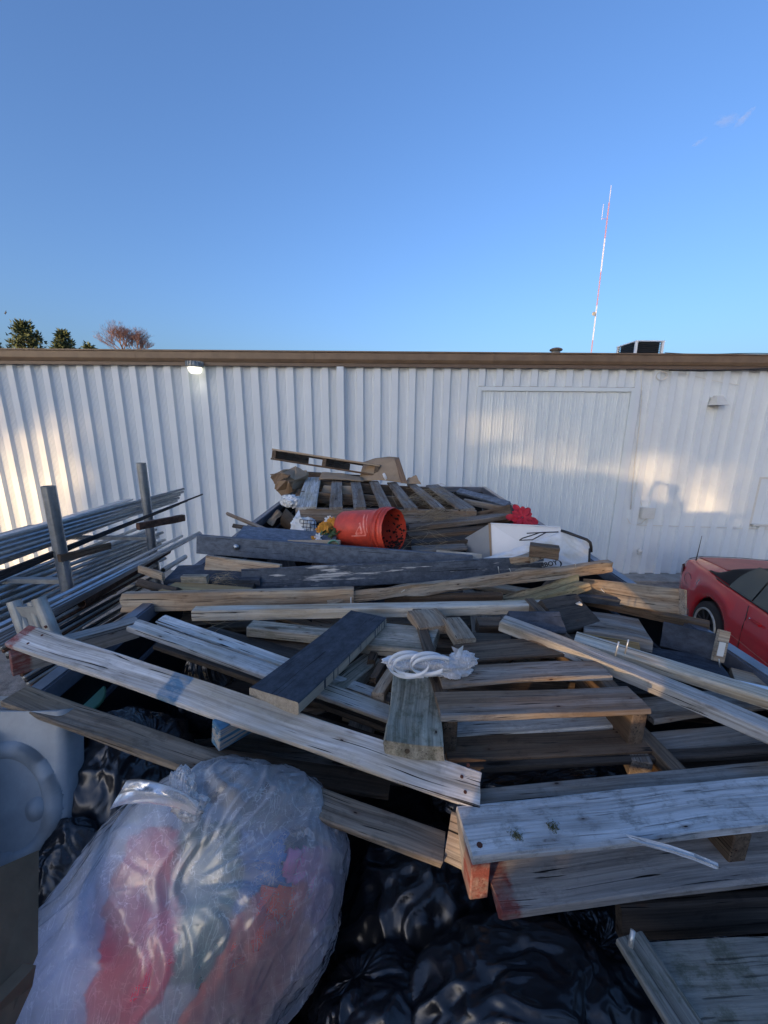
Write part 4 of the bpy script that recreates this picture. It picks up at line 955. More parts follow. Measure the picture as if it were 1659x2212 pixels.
for (x_, y_) in ((510,1182),(915,1217)):
    p = PY(x_, y_, 1.90 if x_ > 700 else 1.955)
    lathe('bolt', [(.005,.004),(.006,.0),(.012,0),(.013,.003),(.012,.006),(0,.006)], 16, M['galv'], M1, T_(p) @ Matrix.Rotation(pi/2, 4, 'X'))
    lathe('bolt', [(0,.014),(.004,.014),(.005,.005),(.012,.004),(.016,.0)], 16, M['galv'], M1, T_(p) @ Matrix.Rotation(pi/2, 4, 'X'))
vface((830,1305),(1087,1300), 1.52,1.52, (830,1290), .03, 'brown', 'dark brown board with black drips behind the pale batten')
# rotten board
M5 = board(PY(1095,1310,1.50), PY(1276,1262,1.50), PY(1130,1275,1.60), .03, M['rot'], 'rotten_board', None, 'crumbling rotten golden brown board end at the right of the heap', rough=.016, wob=.008, jag1=.03, jag0=.01)
M6 = board(P(1110,1365,.05), P(1225,1366,.05), P(1085,1318,.09), .05, M['black'], 'black_timber', None, 'black squared timber under the right end of the pale batten')
board(PY(1224,1366,1.22), PY(1302,1348,1.30), PY(1245,1281,1.42), .03, M['dark'], 'timber_block', None, 'dark grey angled block end right of the pale batten', 'block', rough=.003)
# left cluster
board(PY(351,1254,1.62), PY(560,1252,1.62), PY(299,1222,1.76), .034, M['black'], 'black_plank', None, 'black plank with a pale cut end at the left of the heap')
board(PY(297,1237,1.745), PY(350,1255,1.60), PY(299,1222,1.748), .012, M['tan'], 'timber_block', None, 'pale split end grain of the black plank at the left', 'block', rough=.002)
vface((440,1241),(600,1262), 1.70,1.66, (446,1200), .036, 'tan', 'brown board end with frayed roots under the slate grey board', lean=.02)
vface((392,1263),(447,1263), 1.60,1.60, (392,1245), .03, 'green', 'small mossy grey block under the black plank at the left', 'timber_block', cat='block')
board(PY(341,1276,1.50), PY(520,1290,1.46), PY(341,1254,1.62), .03, M['gold'], 'loose_board', None, 'golden board lying under the black plank at the left')
board(PY(290,1262,1.58), PY(376,1283,1.48), PY(300,1248,1.60), .03, M['dark'], 'timber_block', None, 'grey rounded timber end at the far left of the heap', 'block')
board(PY(455,1290,1.50), PY(540,1280,1.52), PY(455,1255,1.70), .03, M['dark'], 'timber_block', None, 'dark rotten chunk between the golden board and the flaking board', 'block', rough=.004)
# right cluster
board(PY(1200,1297,1.55), PY(1464,1327,1.46), PY(1215,1240,1.60), .05, M['tan'], 'heavy_timber', None, 'thick tan timber with a curved ring end, uppermost at the right rail', lean=0) if False else None
def rb_(bl, br, tl, Ya, Yb, T, mat, label, lean=.02, name='loose_board', **kw):
    A = PY(*bl, Ya); B = PY(*br, Yb); return board(A, B, PY(*tl, Ya+lean), T, M[mat], name, None, label, **kw)
rb_((1258,1294),(1466,1328),(1264,1250), 1.62,1.26, .045, 'tan', 'thick tan timber with a curved ring end, uppermost at the right rail')
rb_((1225,1288),(1532,1350),(1228,1280), 1.60,1.26, .035, 'brown', 'thin weathered board beneath the thick ring-ended timber')
rb_((1220,1285),(1440,1310),(1221,1279), 1.50,1.42, .03, 'black', 'thin black lath between the right-hand timbers')
board(PY(1262,1362,1.22), PY(1411,1386,1.14), PY(1290,1324,1.42), .04, M['grey'], 'loose_board', None, 'wide grey board end lying flat right of the heap centre')
board(PY(1252,1392,1.16), PY(1384,1415,1.09), PY(1252,1366,1.18), .05, M['gold'], 'loose_board', None, 'amber squared timber with a rough end behind the nails')
rb_((1425,1396),(1542,1428),(1441,1345), 1.19,1.08, .038, 'black', 'black painted timber with a small white tag on its pale end')
rb_((1541,1428),(1564,1434),(1531,1354), 1.075,1.07, .012, 'tan', 'pale bare end of the black timber carrying the tag', lean=.03, name='timber_block', cat='block')
tagp = rb_((1548,1416),(1562,1419),(1545,1384), 1.060,1.057, .001, 'fixture', 'small white paper tag stapled on a timber end', lean=.01, name='paper_tag', cat='tag', seg=1, wob=0)
board(PY(1411,1440,1.07), PY(1583,1470,1.0), PY(1411,1399,1.16), .035, M['black'], 'loose_board', None, 'blue-black plank with a mossy end lowest at the right rail')
board(PY(1590,1475,1.0), PY(1760,1520,.92), PY(1600,1446,1.05), .02, M['tan'], 'loose_board', None, 'tan board slipping off the right edge beside the rail')
slab([PY(1588,1468,.98), PY(1700,1492,.95), PY(1700,1512,.90), PY(1600,1486,.93)], .02, M['whitebox'], 'white_offcut', label='small white painted offcut at the right edge below the rail', cat='offcut')
vface((1142,1203),(1206,1212), 1.66,1.62, (1139,1177), .05, 'brown', 'brown broken timber end poking up in front of the white vinyl cover', 'timber_block', cat='block', rough=.004)
board(PY(1100,1206,1.80), PY(1141,1203,1.69), PY(1108,1196,1.95), .03, M['tan'], 'timber_block', None, 'tan slanting piece left of the broken timber end', 'block')
rb_((940,1203),(1040,1213),(930,1186), 2.02,1.95, .02, 'pale', 'pale thin lath rising behind the right end of the slate board', lean=.03)
# far boards and laths at left near the trailer corner
rb_((487,1109),(590,1152),(489,1104), 2.6,2.35, .02, 'grey', 'grey lath sticking up over the left rail')
rb_((500,1138),(590,1152),(501,1130), 2.45,2.3, .02, 'dark', 'dark lath beneath the grey lath at the left rail')
board(PY(500,1170,2.10), PY(720,1185,2.10), PY(585,1140,2.3), .02, M['slate'], 'loose_board', None, 'flat slate blue board behind the slate bolted board')
rb_((620,1180),(735,1180),(622,1166), 2.1,2.1, .03, 'tan', 'short tan board peeping over the slate bolted board')
# boards behind the bucket, right part of the upper heap
for k, (a, b_, c_, Y, m_, lab) in enumerate((((885,1150),(1107,1122),(885,1140),2.6,'grey','lower grey board of the stack right of the bucket, uppermost'), ((885,1167),(1060,1152),(885,1158),2.5,'brown','brown board of the stack right of the bucket, second from the top'), ((890,1182),(1040,1172),(890,1174),2.4,'dark','dark board of the stack right of the bucket, third from the top'), ((890,1196),(1010,1190),(890,1190),2.3,'grey','lowest grey lath of the stack right of the bucket'))):
    rb_(a, b_, c_, Y, Y, .10, m_, lab, lean=.0)
board(PY(1030,1140,2.75), PY(1106,1125,2.6), PY(1030,1105,2.8), .04, M['brown'], 'timber_block', None, 'brown block end beside the red silk flower', 'block')
board(PY(985,1062,3.5), PY(1092,1092,3.0), PY(980,1050,3.6), .03, M['slate'], 'loose_board', None, 'blue grey board inside the far right corner of the trailer')
board(PY(1000,1090,3.1), PY(1090,1108,2.9), PY(1000,1078,3.1), .03, M['grey'], 'loose_board', None, 'grey board right of the slatted pallet')

# ---------------------------------------------------------------- slatted pallet (F)
PF = thing('wooden_pallet', 'slatted grey pallet with seven spaced deck slats behind the orange bucket', 'pallet', tuple(PY(830,1120,3)))
slats = [((639,1096),(683,1096),(661,1031),(695,1032)), ((711,1096),(740,1096),(717,1034),(738,1036)), ((764,1096),(792,1096),(757,1036),(777,1038)), ((821,1097),(848,1097),(797,1039),(817,1041)), ((875,1098),(903,1097),(836,1042),(856,1043)), ((938,1098),(962,1097),(879,1045),(902,1046)), ((991,1100),(1028,1098),(920,1048),(952,1052))]
for (fl2, fr2, bl2, br2) in slats:
    board(PY(*fl2, 2.72), PY(*bl2, 3.75), PY(*fr2, 2.72), .018, M['silver' if fl2[0] < 700 else 'grey'], 'deck_slat', PF)
z_ = lambda a, Y: PY(a[0], a[1], Y)
for (l, r, Y, h_) in (((637,1099),(1030,1103), 2.73, .10), ((650,1062),(985,1080), 3.15, .09), ((662,1038),(948,1055), 3.62, .09)):
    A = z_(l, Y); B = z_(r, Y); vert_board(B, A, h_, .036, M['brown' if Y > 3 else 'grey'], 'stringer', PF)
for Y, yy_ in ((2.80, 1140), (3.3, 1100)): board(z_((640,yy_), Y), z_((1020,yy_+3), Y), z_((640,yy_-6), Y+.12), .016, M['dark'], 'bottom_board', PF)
# ---------------------------------------------------------------- upper tilted pallet (E)
A = PY(586,992,3.95); B = PY(816,1028,3.75); A2_ = PY(590,971,3.95)
X = (B-A).normalized(); Yv = Vector((-X.y, X.x, -.16)).normalized(); Yv -= X*Yv.dot(X); Yv.normalize(); Zv = X.cross(Yv)
PE = thing('wooden_pallet', 'brown pallet tilted on top of the heap with light showing through its side', 'pallet', mw=frame(A, X, Yv, Zv))
LE = (B-A).length; HE = .105
def lb(name, x0, x1, y0, y1, z0, z1, mat):
    NS[0] += 1; along_x = (x1-x0) > (y1-y0)
    if along_x: me = board_mesh(x1-x0, y1-y0, z1-z0, NS[0], wob=.002); mw = T_((x0, y0, z1))
    else: me = board_mesh(y1-y0, x1-x0, z1-z0, NS[0], wob=.002); mw = T_((x1, y0, z1)) @ Matrix.Rotation(pi/2, 4, 'Z')
    o = bpy.data.objects.new(name, me); C.objects.link(o); me.materials.append(M[mat]); o.parent = PE; o.matrix_basis = mw
for x0 in (0, LE/2-.02, LE-.042): lb('stringer', x0, x0+.04, .0, .95, .015, HE-.015, 'brown')
for i, y0 in enumerate((0, .2, .42, .64, .86)): lb('deck_board', -.005, LE+.005, y0-.004, y0+.1, HE-.014, HE+.004, 'tan' if i == 0 else 'brown')
for i, y0 in enumerate((0, .42, .86)): lb('bottom_board', -.005, LE+.005, y0-.006, y0+.1, -.004, .014, 'brown')
# support under pallet E so it rests on something
board(PY(612,1034,3.9), PY(800,1046,3.85), PY(616,1018,3.9), .1, M['brown'], 'loose_board', None, 'dark brown board just under the tilted top pallet')
board(PY(640,1052,3.8), PY(760,1054,3.8), PY(640,1036,3.85), .5, M['dark'], 'loose_board', None, 'dark chunky board end under the tilted pallet at the left')

# ---------------------------------------------------------------- cardboard
def card(pts, Ys, mat, name, label, T=.006, cat='cardboard', bend=.0, **kw):
    q = [PY(a, b_, Y) for (a, b_), Y in zip(pts, Ys)]
    n = (q[1]-q[0]).cross(q[3]-q[0]).normalized(); sd = NS[0]; NS[0] += 1
    return grid_sheet(lambda u, v: bil(q[0], q[1], q[2], q[3], u, v)+n*(bend*sin(pi*u)+.012*nz(u*3+sd, v*3)), 14, 10, M[mat], name, T, label=label, cat=cat, **kw)
card([(775,1040),(878,1044),(860,988),(785,998)], [3.75,3.6,3.85,4.0], 'cardboard', 'cardboard_sheet', 'large tan cardboard flap standing right of the tilted pallet', bend=.03)
card([(862,988),(852,990),(866,1044),(880,1044)], [3.84,3.84,3.59,3.58], 'tape', 'tape_strip', 'brown tape along the edge of the large cardboard flap', .002, 'tape')
card([(688,1034),(785,1040),(782,1030),(696,1020)], [3.6,3.6,3.75,3.75], 'cardboard', 'cardboard_sheet', 'tan cardboard strip lying below the tilted pallet', bend=.01)
card([(876,1043),(910,1046),(898,1026),(880,1034)], [3.6,3.6,3.65,3.7], 'cardboard', 'cardboard_sheet', 'small torn grey cardboard corner right of the large flap')
card([(637,1078),(660,1070),(655,1056),(637,1055)], [3.4,3.4,3.5,3.5], 'cardboard', 'cardboard_sheet', 'small cardboard scrap left of the slatted pallet')
card([(690,1070),(764,1070),(760,1050),(700,1048)], [3.35,3.35,3.45,3.45], 'cardboard', 'cardboard_sheet', 'tan cardboard glimpsed between the pallet slats')
# crumpled box
cb = thing('crumpled_box', 'crumpled brown cardboard box hanging at the left under the tilted pallet', 'cardboard box', tuple(PY(620,1040,3.5)))
q0 = [(587,1026),(606,1021),(640,1036),(634,1048),(628,1075),(590,1057)]
def crumple(pts, Y, mat, name, parent, dd=.12):
    bm = bmesh.new(); ps = [PY(a, b_, Y+.1*nz(a*.05, b_*.05)) for a, b_ in pts]; n = Vector((.3, 1, .1)).normalized()*dd
    f1 = [bm.verts.new(p_) for p_ in ps]; f2 = [bm.verts.new(p_+n) for p_ in ps]; bm.faces.new(f1); bm.faces.new(list(reversed(f2)))
    k = len(ps)
    for i in range(k): bm.faces.new((f1[i], f1[(i+1) % k], f2[(i+1) % k], f2[i]))
    bmesh.ops.triangulate(bm, faces=bm.faces); bmesh.ops.subdivide_edges(bm, edges=bm.edges, cuts=3)
    for v in bm.verts: v.co += Vector((noise.noise(v.co*14), noise.noise(v.co*14+Vector((9,0,0))), noise.noise(v.co*14+Vector((0,9,0)))))*.03
    bmesh.ops.recalc_face_normals(bm, faces=bm.faces); me = bpy.data.meshes.new(name); bm.to_mesh(me); bm.free(); return link(name, me, mat, parent)
crumple(q0, 3.4, M['cardboard'], 'box_body', cb, .25)
crumple([(586,1030),(606,1022),(624,1028),(610,1036),(592,1046)], 3.34, M['cardboard2'], 'flap', cb, .03)
crumple([(600,1040),(622,1036),(628,1060),(612,1072),(596,1060)], 3.33, M['tape'], 'tape_patch', cb, .008)
card([(576,1128),(588,1136),(610,1108),(600,1100)], [2.9,2.85,3.0,3.0], 'cardboard', 'cardboard_sheet', 'pointed tan cardboard flap inside the left rail')
# corrugated grey board, ribbed
ca, cb2, cc, cd = PY(606,1134,2.62), PY(634,1156,2.52), PY(640,1120,2.6), PY(618,1098,2.72)
grid_sheet(lambda u, v: bil(ca, cb2, cc, cd, u, v)+Vector((0,-1,.2))*(.006*sin(u*70)+.05*sin(pi*v)), 90, 10, M['cardboard2'], 'corrugated_card', .003, label='bent grey corrugated card with ribs beside the left rail', cat='cardboard')
# near left cardboard slab and black bag over it
slab([PD(-40,1890,.62), PD(84,1836,.72), PD(82,2060,.62), PD(30,2180,.56), PD(-60,2300,.5)], .02, M['cardboard2'], 'cardboard_box_panel', label='dark brown cardboard panel at the lower left corner', cat='cardboard')
slab([PD(-60,2230,.50), PD(78,2085,.60), PD(70,2130,.60), PD(-20,2330,.5)], .02, M['cardboard2'], 'cardboard_flap', label='folded cardboard edge below the dark brown panel, left of the clothes bag', cat='cardboard')

# ---------------------------------------------------------------- bags
CRi = CR.copy()
def ridged(v): return 1-abs(noise.noise(v))*2
def bag(name, label, cat, px, py, d, ax_, mat, seed, knot=(0, 1, .2), nlat=110, nlon=200, amp=.06, wr=.05, parent=None, crease=1.0, shape=None, pinch=.25, group=None, name_part=None, k=22, side=None, **kw):
    Cc = PD(px, py, d); kn = Vector(knot).normalized(); a1 = kn.orthogonal().normalized(); a2 = kn.cross(a1); vs = []
    for i in range(nlat+1):
        th = pi*i/nlat
        for j in range(nlon):
            ph = 2*pi*j/nlon; dirv = kn*cos(th)+(a1*cos(ph)+a2*sin(ph))*sin(th)
            cu, su = cos(ph), sin(ph)
            r = 1.0
            s3 = Vector((seed*7.1, seed*3.3, seed*1.7))
            r += amp*noise.noise(dirv*1.7+s3)*2
            # folds radiating from the knot
            fall = max(0, 1-th/1.15)**1.3
            wq = dirv*2.3+s3; wrp = Vector((noise.noise(wq), noise.noise(wq+Vector((5,1,7))), noise.noise(wq+Vector((2,8,3)))))
            tw = wrp.x*.35; c2_, s2_ = cos(ph+tw), sin(ph+tw)
            fold = noise.noise(Vector((c2_*k*.16, s2_*k*.16, th*.9+seed)))+.5*noise.noise(Vector((c2_*k*.45, s2_*k*.45, th*1.4+seed)))
            r += wr*fold*(.03+fall*1.3*(1 if not side else .25+.9*max(0, dirv.dot(side))))*min(1, th*3)
            cd_ = dirv*2.0+wrp*1.1+s3
            if mat is M['bag']:
                vd = Vector((cd_.x*1.5, cd_.y*.8, cd_.z*1.2)); r += crease*(.11*(noise.voronoi(vd)[0][0]-.5)+.030*(noise.voronoi(vd*2.7)[0][0]-.45)+.012*(noise.voronoi(Vector((vd.x*8, vd.y*4, vd.z*6)))[0][0]-.45))
            else: r += crease*(.09*(max(0, ridged(cd_*.6))**2-.4)+.010*(max(0, ridged(Vector((cd_.x*4.5, cd_.y*.9, cd_.z*2.0))+wrp))**1.5-.4)+.006*(ridged(Vector((cd_.x*11, cd_.y*2, cd_.z*5)))-.5))
            if pinch: r *= 1-pinch*math.exp(-(th/.38)**2)
            p_ = dirv*r; q = Vector((p_.x*ax_[0], p_.y*ax_[1], p_.z*ax_[2]))
            if shape: q = shape(q, dirv)
            vs.append(q)
    fs = []
    for i in range(nlat):
        for j in range(nlon):
            a = i*nlon+j; b_ = i*nlon+(j+1) % nlon; fs.append((a, b_, b_+nlon, a+nlon))
    me = mesh(vs, fs); bm = bmesh.new(); bm.from_mesh(me); bmesh.ops.remove_doubles(bm, verts=bm.verts, dist=1e-5); bmesh.ops.recalc_face_normals(bm, faces=bm.faces); bm.to_mesh(me); bm.free()
    if parent is not None: o = link(name, me, mat, parent, smooth=True)
    else: o = link(name, me, mat, None, label, cat, group, smooth=True)
    o.matrix_basis = Matrix.Translation(Cc) @ CRi.to_4x4()
    return o
BAGS = True
# black bags: in camera-aligned frames x right, y up the picture, z toward the viewer
bag('black_rubbish_bag', 'glossy black rubbish bag between the clothes bag and the right pallet', 'rubbish bag', 905, 2045, .98, (.235,.27,.17), M['bag'], 1, knot=(.2,.2,-1), amp=.05, wr=.07, crease=1.2)
bag('black_rubbish_bag', 'glossy black rubbish bag with sharp folds at the bottom centre, nearest the camera', 'rubbish bag', 1165, 2265, .74, (.27,.19,.14), M['bag'], 2, knot=(.1,-.3,-1), amp=.06, wr=.06, crease=1.4, pinch=0)
bag('black_rubbish_bag', 'black rubbish bag lowest beside the clothes bag at the bottom edge', 'rubbish bag', 830, 2250, .78, (.16,.15,.12), M['bag'], 3, knot=(-.5,.9,-.2), wr=.07)
bag('black_rubbish_bag', 'crinkled black bag under the right pallet beside the large near board', 'rubbish bag', 1235, 2040, 1.02, (.16,.12,.1), M['bag'], 4, knot=(.3,.5,.6), crease=1.7, wr=.1)
bag('black_rubbish_bag', 'dull black bag in the shadow under the left pallet', 'rubbish bag', 275, 1740, 1.06, (.19,.25,.18), M['bag'], 5, knot=(.5,.8,.1), wr=.06)
bag('black_rubbish_bag', 'peaked black bag poking up between the left pallet slats', 'rubbish bag', 455, 1530, 1.32, (.13,.13,.1), M['bag'], 6, knot=(-.15,1,.2), wr=.12, pinch=-.5, k=30)
bag('black_rubbish_bag', 'black bag seen in the gap under the middle pallet', 'rubbish bag', 1160, 1720, 1.15, (.3,.10,.15), M['bag'], 7, crease=1.6)
bag('black_rubbish_bag', 'black bag draped over the dark cardboard at the lower left', 'rubbish bag', 140, 1950, .86, (.10,.17,.08), M['bag'], 8, knot=(-.6,.6,.3), wr=.12)
bag('black_rubbish_bag', 'black bag tucked behind the near right board', 'rubbish bag', 1480, 2120, 1.05, (.2,.22,.12), M['bag'], 9)

# clear bag of clothes
def clshape(q, dv):
    q = q.copy()
    # shoulder: lifts the upper right of the outline
    return q
WB = thing('clear_bag_of_clothes', 'knotted milky plastic bag full of coloured clothes at the lower left', 'bag', tuple(PD(400,2010,.8)))
def clshape(q, dv):
    q = q.copy(); q.x += .36*q.y
    if q.y > 0: q.x = q.x*(1-.06*(q.y/.33)**2)
    return q
BC = PD(396,1998,.82); BAX = (.315,.33,.215); KD = Vector((-.03,.70,.66)).normalized()
k1_ = (Vector((0,1,0))-KD*KD.y).normalized(); k2_ = KD.cross(k1_)
def bagpt(dv, inset=0.0, rough=1.0):
    s3 = Vector((3.1, 8.7, 5.5))
    th = math.acos(max(-1, min(1, dv.dot(KD)))); ph = atan2(dv.dot(k2_), dv.dot(k1_))
    wq = dv*2.1+s3; wrp = Vector((noise.noise(wq), noise.noise(wq+Vector((5,1,7))), noise.noise(wq+Vector((2,8,3)))))
    r = 1+.05*noise.noise(dv*1.5+s3)*2
    # shallow dimple where the neck is tied
    r -= .10*math.exp(-(th/.20)**2)
    a_ = ph+wrp.x*.5
    # folds fan out mainly to the upper right of the knot
    sect = max(0, cos(ph+1.0))**1.2*.9+.12
    rise = min(1, max(0, (th-.10)/.25)); fall = math.exp(-max(0, th-.3)/.55)
    f1 = ridged(Vector((cos(a_)*4.5, sin(a_)*4.5, th*.8)))-.45; f2 = ridged(Vector((cos(a_)*11, sin(a_)*11, th*1.3+4)))-.45
    r += rough*rise*fall*sect*(.045*f1+.020*f2)
    # long fine gathers running down the film
    g = noise.noise(Vector((cos(a_)*16, sin(a_)*16, th*1.5+9)))
    r += rough*.007*g*rise*math.exp(-th/1.1)
    cd_ = dv*1.7+wrp*1.2+s3
    low = .35+.65*max(0, min(1, (-dv.y+.5)))
    r += rough*(.030*(ridged(Vector((cd_.x*1.5, cd_.y*.7, cd_.z)))-.5)+low*.014*(ridged(cd_*3.4+wrp)-.5)+low*.006*(ridged(cd_*8)-.5))
    r -= inset
    q = Vector((dv.x*BAX[0]*r, dv.y*BAX[1]*r, dv.z*BAX[2]*r)); return clshape(q, dv)
nA, nB = 240, 420; vs, fs = [], []
for i_ in range(nA+1):
    th = pi*i_/nA
    for j_ in range(nB):
        ph = 2*pi*j_/nB; vs.append(Vector((sin(th)*sin(ph), cos(th)*-.35+sin(th)*cos(ph)*.0, 0)) if False else Vector((cos(th), sin(th)*cos(ph), sin(th)*sin(ph))))
dirs = vs; vs = [bagpt(d_) for d_ in dirs]
for i_ in range(nA):
    for j_ in range(nB):
        a = i_*nB+j_; b_ = i_*nB+(j_+1) % nB; fs.append((a, b_, b_+nB, a+nB))
me = mesh(vs, fs); bm = bmesh.new(); bm.from_mesh(me); bmesh.ops.remove_doubles(bm, verts=bm.verts, dist=1e-5); bmesh.ops.recalc_face_normals(bm, faces=bm.faces); bm.to_mesh(me); bm.free()
WBO = link('bag_skin', me, M['film'], WB, smooth=True); WBO.matrix_basis = Matrix.Translation(BC) @ CR.to_4x4()
bag('knot', None, None, 412, 1742, .665, (.026,.018,.018), M['film'], 23, nlat=40, nlon=60, amp=.2, wr=.2, crease=3, parent=WB, pinch=0)
bag('gathered_tuft', None, None, 392, 1705, .675, (.022,.035,.016), M['film'], 24, knot=(.3,-1,.1), nlat=50, nlon=90, amp=.12, wr=.22, crease=2, k=30, parent=WB, pinch=.5)
grid_sheet(lambda u, v: PD(*(lambda t, w: (425-175*t+14*w*cos(2.4)*(.5+1.3*t)+8*sin(t*7), 1748-38*sin(t*2.2)+(14+18*t)*w))(v, sin(2*pi*u)), .655+.02*cos(2*pi*u)*(1+v)+.006*noise.noise(Vector((u*9, v*6, 1)))), 40, 24, M['film'], 'knot_tail', 0, WB)
def projpx(p):
    q = CR.transposed() @ (p-EYE); return (q.x/-q.z*F+W0/2, -q.y/-q.z*F+H0/2)
def xat(tab, y):
    if y <= tab[0][1]: return tab[0][0]
    for (xa, ya), (xb, yb) in zip(tab, tab[1:]):
        if y <= yb: return xa+(xb-xa)*(y-ya)/(yb-ya)
    return tab[-1][0]
def cls(x, y):
    if y < 1775: return None
    if x < xat([(325,1775),(245,1890),(228,2040),(190,2212)], y): return 'white' if y > 1850 else None
    if x < xat([(402,1775),(388,1925),(408,1965),(375,2100),(290,2230)], y): return 'red' if y > 1790 else None
    if y > 1900 and x > xat([(575,1900),(505,1990),(440,2110),(370,2230)], y): return 'orange' if x < xat([(655,1900),(668,2100),(640,2230)], y) else 'pink'
    if x < xat([(520,1775),(535,1880),(515,1960),(470,2080),(440,2110)], y) and y < 2110: return 'green'
    if y > 2050: return 'grey'
    if x < 615: return 'blue' if y > 1800 else None
    return 'pink' if y > 1835 else None
gd = {'red': ((.90,.012,.075), (.62,.006,.03), 'crumpled pinkish red shirt pressed against the clear bag, left of the green one'), 'green': ((.03,.18,.13), (.012,.085,.07), 'dark green shirt in the middle of the clear bag'),
 'white': ((.60,.72,.98), (.42,.52,.82), 'bluish white crinkled shirt at the left inside the clear bag'), 'orange': ((.98,.16,.055), (.72,.075,.03), 'bright orange shirt at the lower right inside the clear bag'),
 'blue': ((.10,.24,.55), (.05,.15,.35), 'blue cloth at the upper right inside the clear bag'), 'pink': ((.85,.30,.50), (.60,.16,.34), 'mauve pink cloth along the right side inside the clear bag'), 'grey': ((.55,.60,.66), (.30,.34,.40), 'grey cloth at the bottom of the clear bag between red and orange')}
MW = Matrix.Translation(BC) @ CR.to_4x4(); A2n, B2n = 150, 260; gv = []; gc = []
for i_ in range(A2n+1):
    th = pi*i_/A2n
    for j_ in range(B2n):
        ph = 2*pi*j_/B2n; d_ = Vector((cos(th), sin(th)*cos(ph), sin(th)*sin(ph)))
        ins = .115+.05*ridged(Vector((d_.x*6+noise.noise(d_*3)*2, d_.y*2.2, d_.z*3)))+.02*noise.noise(d_*11)
        q = bagpt(d_, ins, .5); gv.append(q)
        if d_.z < -.15: gc.append(None); continue
        px_, py_ = projpx(MW @ q); n_ = noise.noise(Vector((px_*.018, py_*.018, 1)))*22+noise.noise(Vector((px_*.06, py_*.06, 4)))*7
        gc.append(cls(px_+n_, py_+n_*.7))
for nm, (c_, c2_, lab) in gd.items():
    idx = {}; vs, fs = [], []
    for i_ in range(A2n):
        for j_ in range(B2n):
            q4 = [i_*B2n+j_, i_*B2n+(j_+1) % B2n, (i_+1)*B2n+(j_+1) % B2n, (i_+1)*B2n+j_]
            if sum(gc[a] == nm for a in q4) >= 2 and (gc[q4[0]] == nm or nm in ('white','pink')):
                ff = []
                for a in q4:
                    if a not in idx: idx[a] = len(vs); vs.append(gv[a])
                    ff.append(idx[a])
                fs.append(tuple(ff))
    if not fs: continue
    o = link(nm+'_shirt' if nm in ('red','green','white','orange') else nm+'_cloth', mesh(vs, fs), garment(nm+'_fabric', c_, c2_), None, lab, 'clothing', smooth=True); o.matrix_basis = MW
    md = o.modifiers.new('s', 'SOLIDIFY'); md.thickness = .02; md.offset = 0
bag('pale_filler', 'pale filler added behind the clothes to brighten the clear bag', 'clothing', 395, 2010, .86, (.27,.26,.13), garment('pale_fabric', (.75,.77,.83), (.6,.63,.7)), 5, knot=(0,0,-1), nlat=50, nlon=80, amp=.04, wr=.03, crease=.8, pinch=0)  # pale core added inside so the clear bag looks brighter

# plastic tangle with straps in the middle
TG = thing('plastic_wrap_tangle', 'tangle of clear wrap and white strapping lying on the mossy plank', 'plastic wrap', tuple(P(930,1440,.08)))
for (px, py, ax_, sd) in ((965,1440,(.058,.026,.03),31), (868,1432,(.040,.020,.025),32), (1000,1425,(.036,.020,.02),33), (975,1470,(.020,.016,.018),34), (915,1433,(.05,.02,.02),36)):
    bag('wrap', None, None, px, py, 1.03, ax_, M['film2'], sd, nlat=40, nlon=60, amp=.22, wr=.2, crease=3, parent=TG, pinch=0)
for (cx2, cy2, rx, ry, t0, t1) in ((882,1436,44,26,.3,6.2), (925,1434,40,22,.2,5.6), (905,1438,56,22,1.2,4.9), (940,1440,50,20,.9,4.4)):
    def strap(u, v, cx2=cx2, cy2=cy2, rx=rx, ry=ry, t0=t0, t1=t1):
        t = t0+(t1-t0)*u; return PD(cx2+rx*cos(t), cy2-ry*sin(t)+(v-.5)*10*(.5+.5*abs(sin(t*.9))), .985+.012*cos(t*1.3)+.006*sin(t*2))
    grid_sheet(strap, 50, 2, M['whitebox'], 'strap', .001, TG)
link('wrap_tip', mesh([PD(985,1418,1.02), PD(975,1396,1.01), PD(990,1402,1.02), PD(1001,1394,1.03), PD(998,1420,1.02)], [(0,1,2),(0,2,4),(2,3,4)]), M['film2'], TG)

# ---------------------------------------------------------------- grey plastic tub at far left
def tubf(u, v):
    x_ = -8+173*u; y_ = 1532+370*v
    e = ((x_-28)/92)**2+((y_-1735)/118)**2; rg = math.exp(-((sqrt(e)-1)*24)**2)*.009+.004*(1/(1+math.exp((sqrt(e)-1)*25)))
    edge = .10*max(0, u-.82)**1.2*4
    kn = .012*math.exp(-(((x_-97+10)/7)**2+((y_-1742)/12)**2))
    return PD(x_, y_, .95-.09*v-rg-kn+edge*.6)
grid_sheet(tubf, 170, 220, M['tub'], 'plastic_tub', .02, label='pale grey moulded plastic tub with an embossed oval at the left edge', cat='tub')
A = PD(112,1470,1.25)
lathe('plate_disc', [(0,0),(.09,.0),(.10,.004),(.09,.012),(0,.01)], 32, M['mint'], None, T_(PD(150,1500,1.25)) @ Matrix.Rotation(.5, 4, 'Y'), label='round green-grey plate glimpsed under the left pallet', cat='plate')

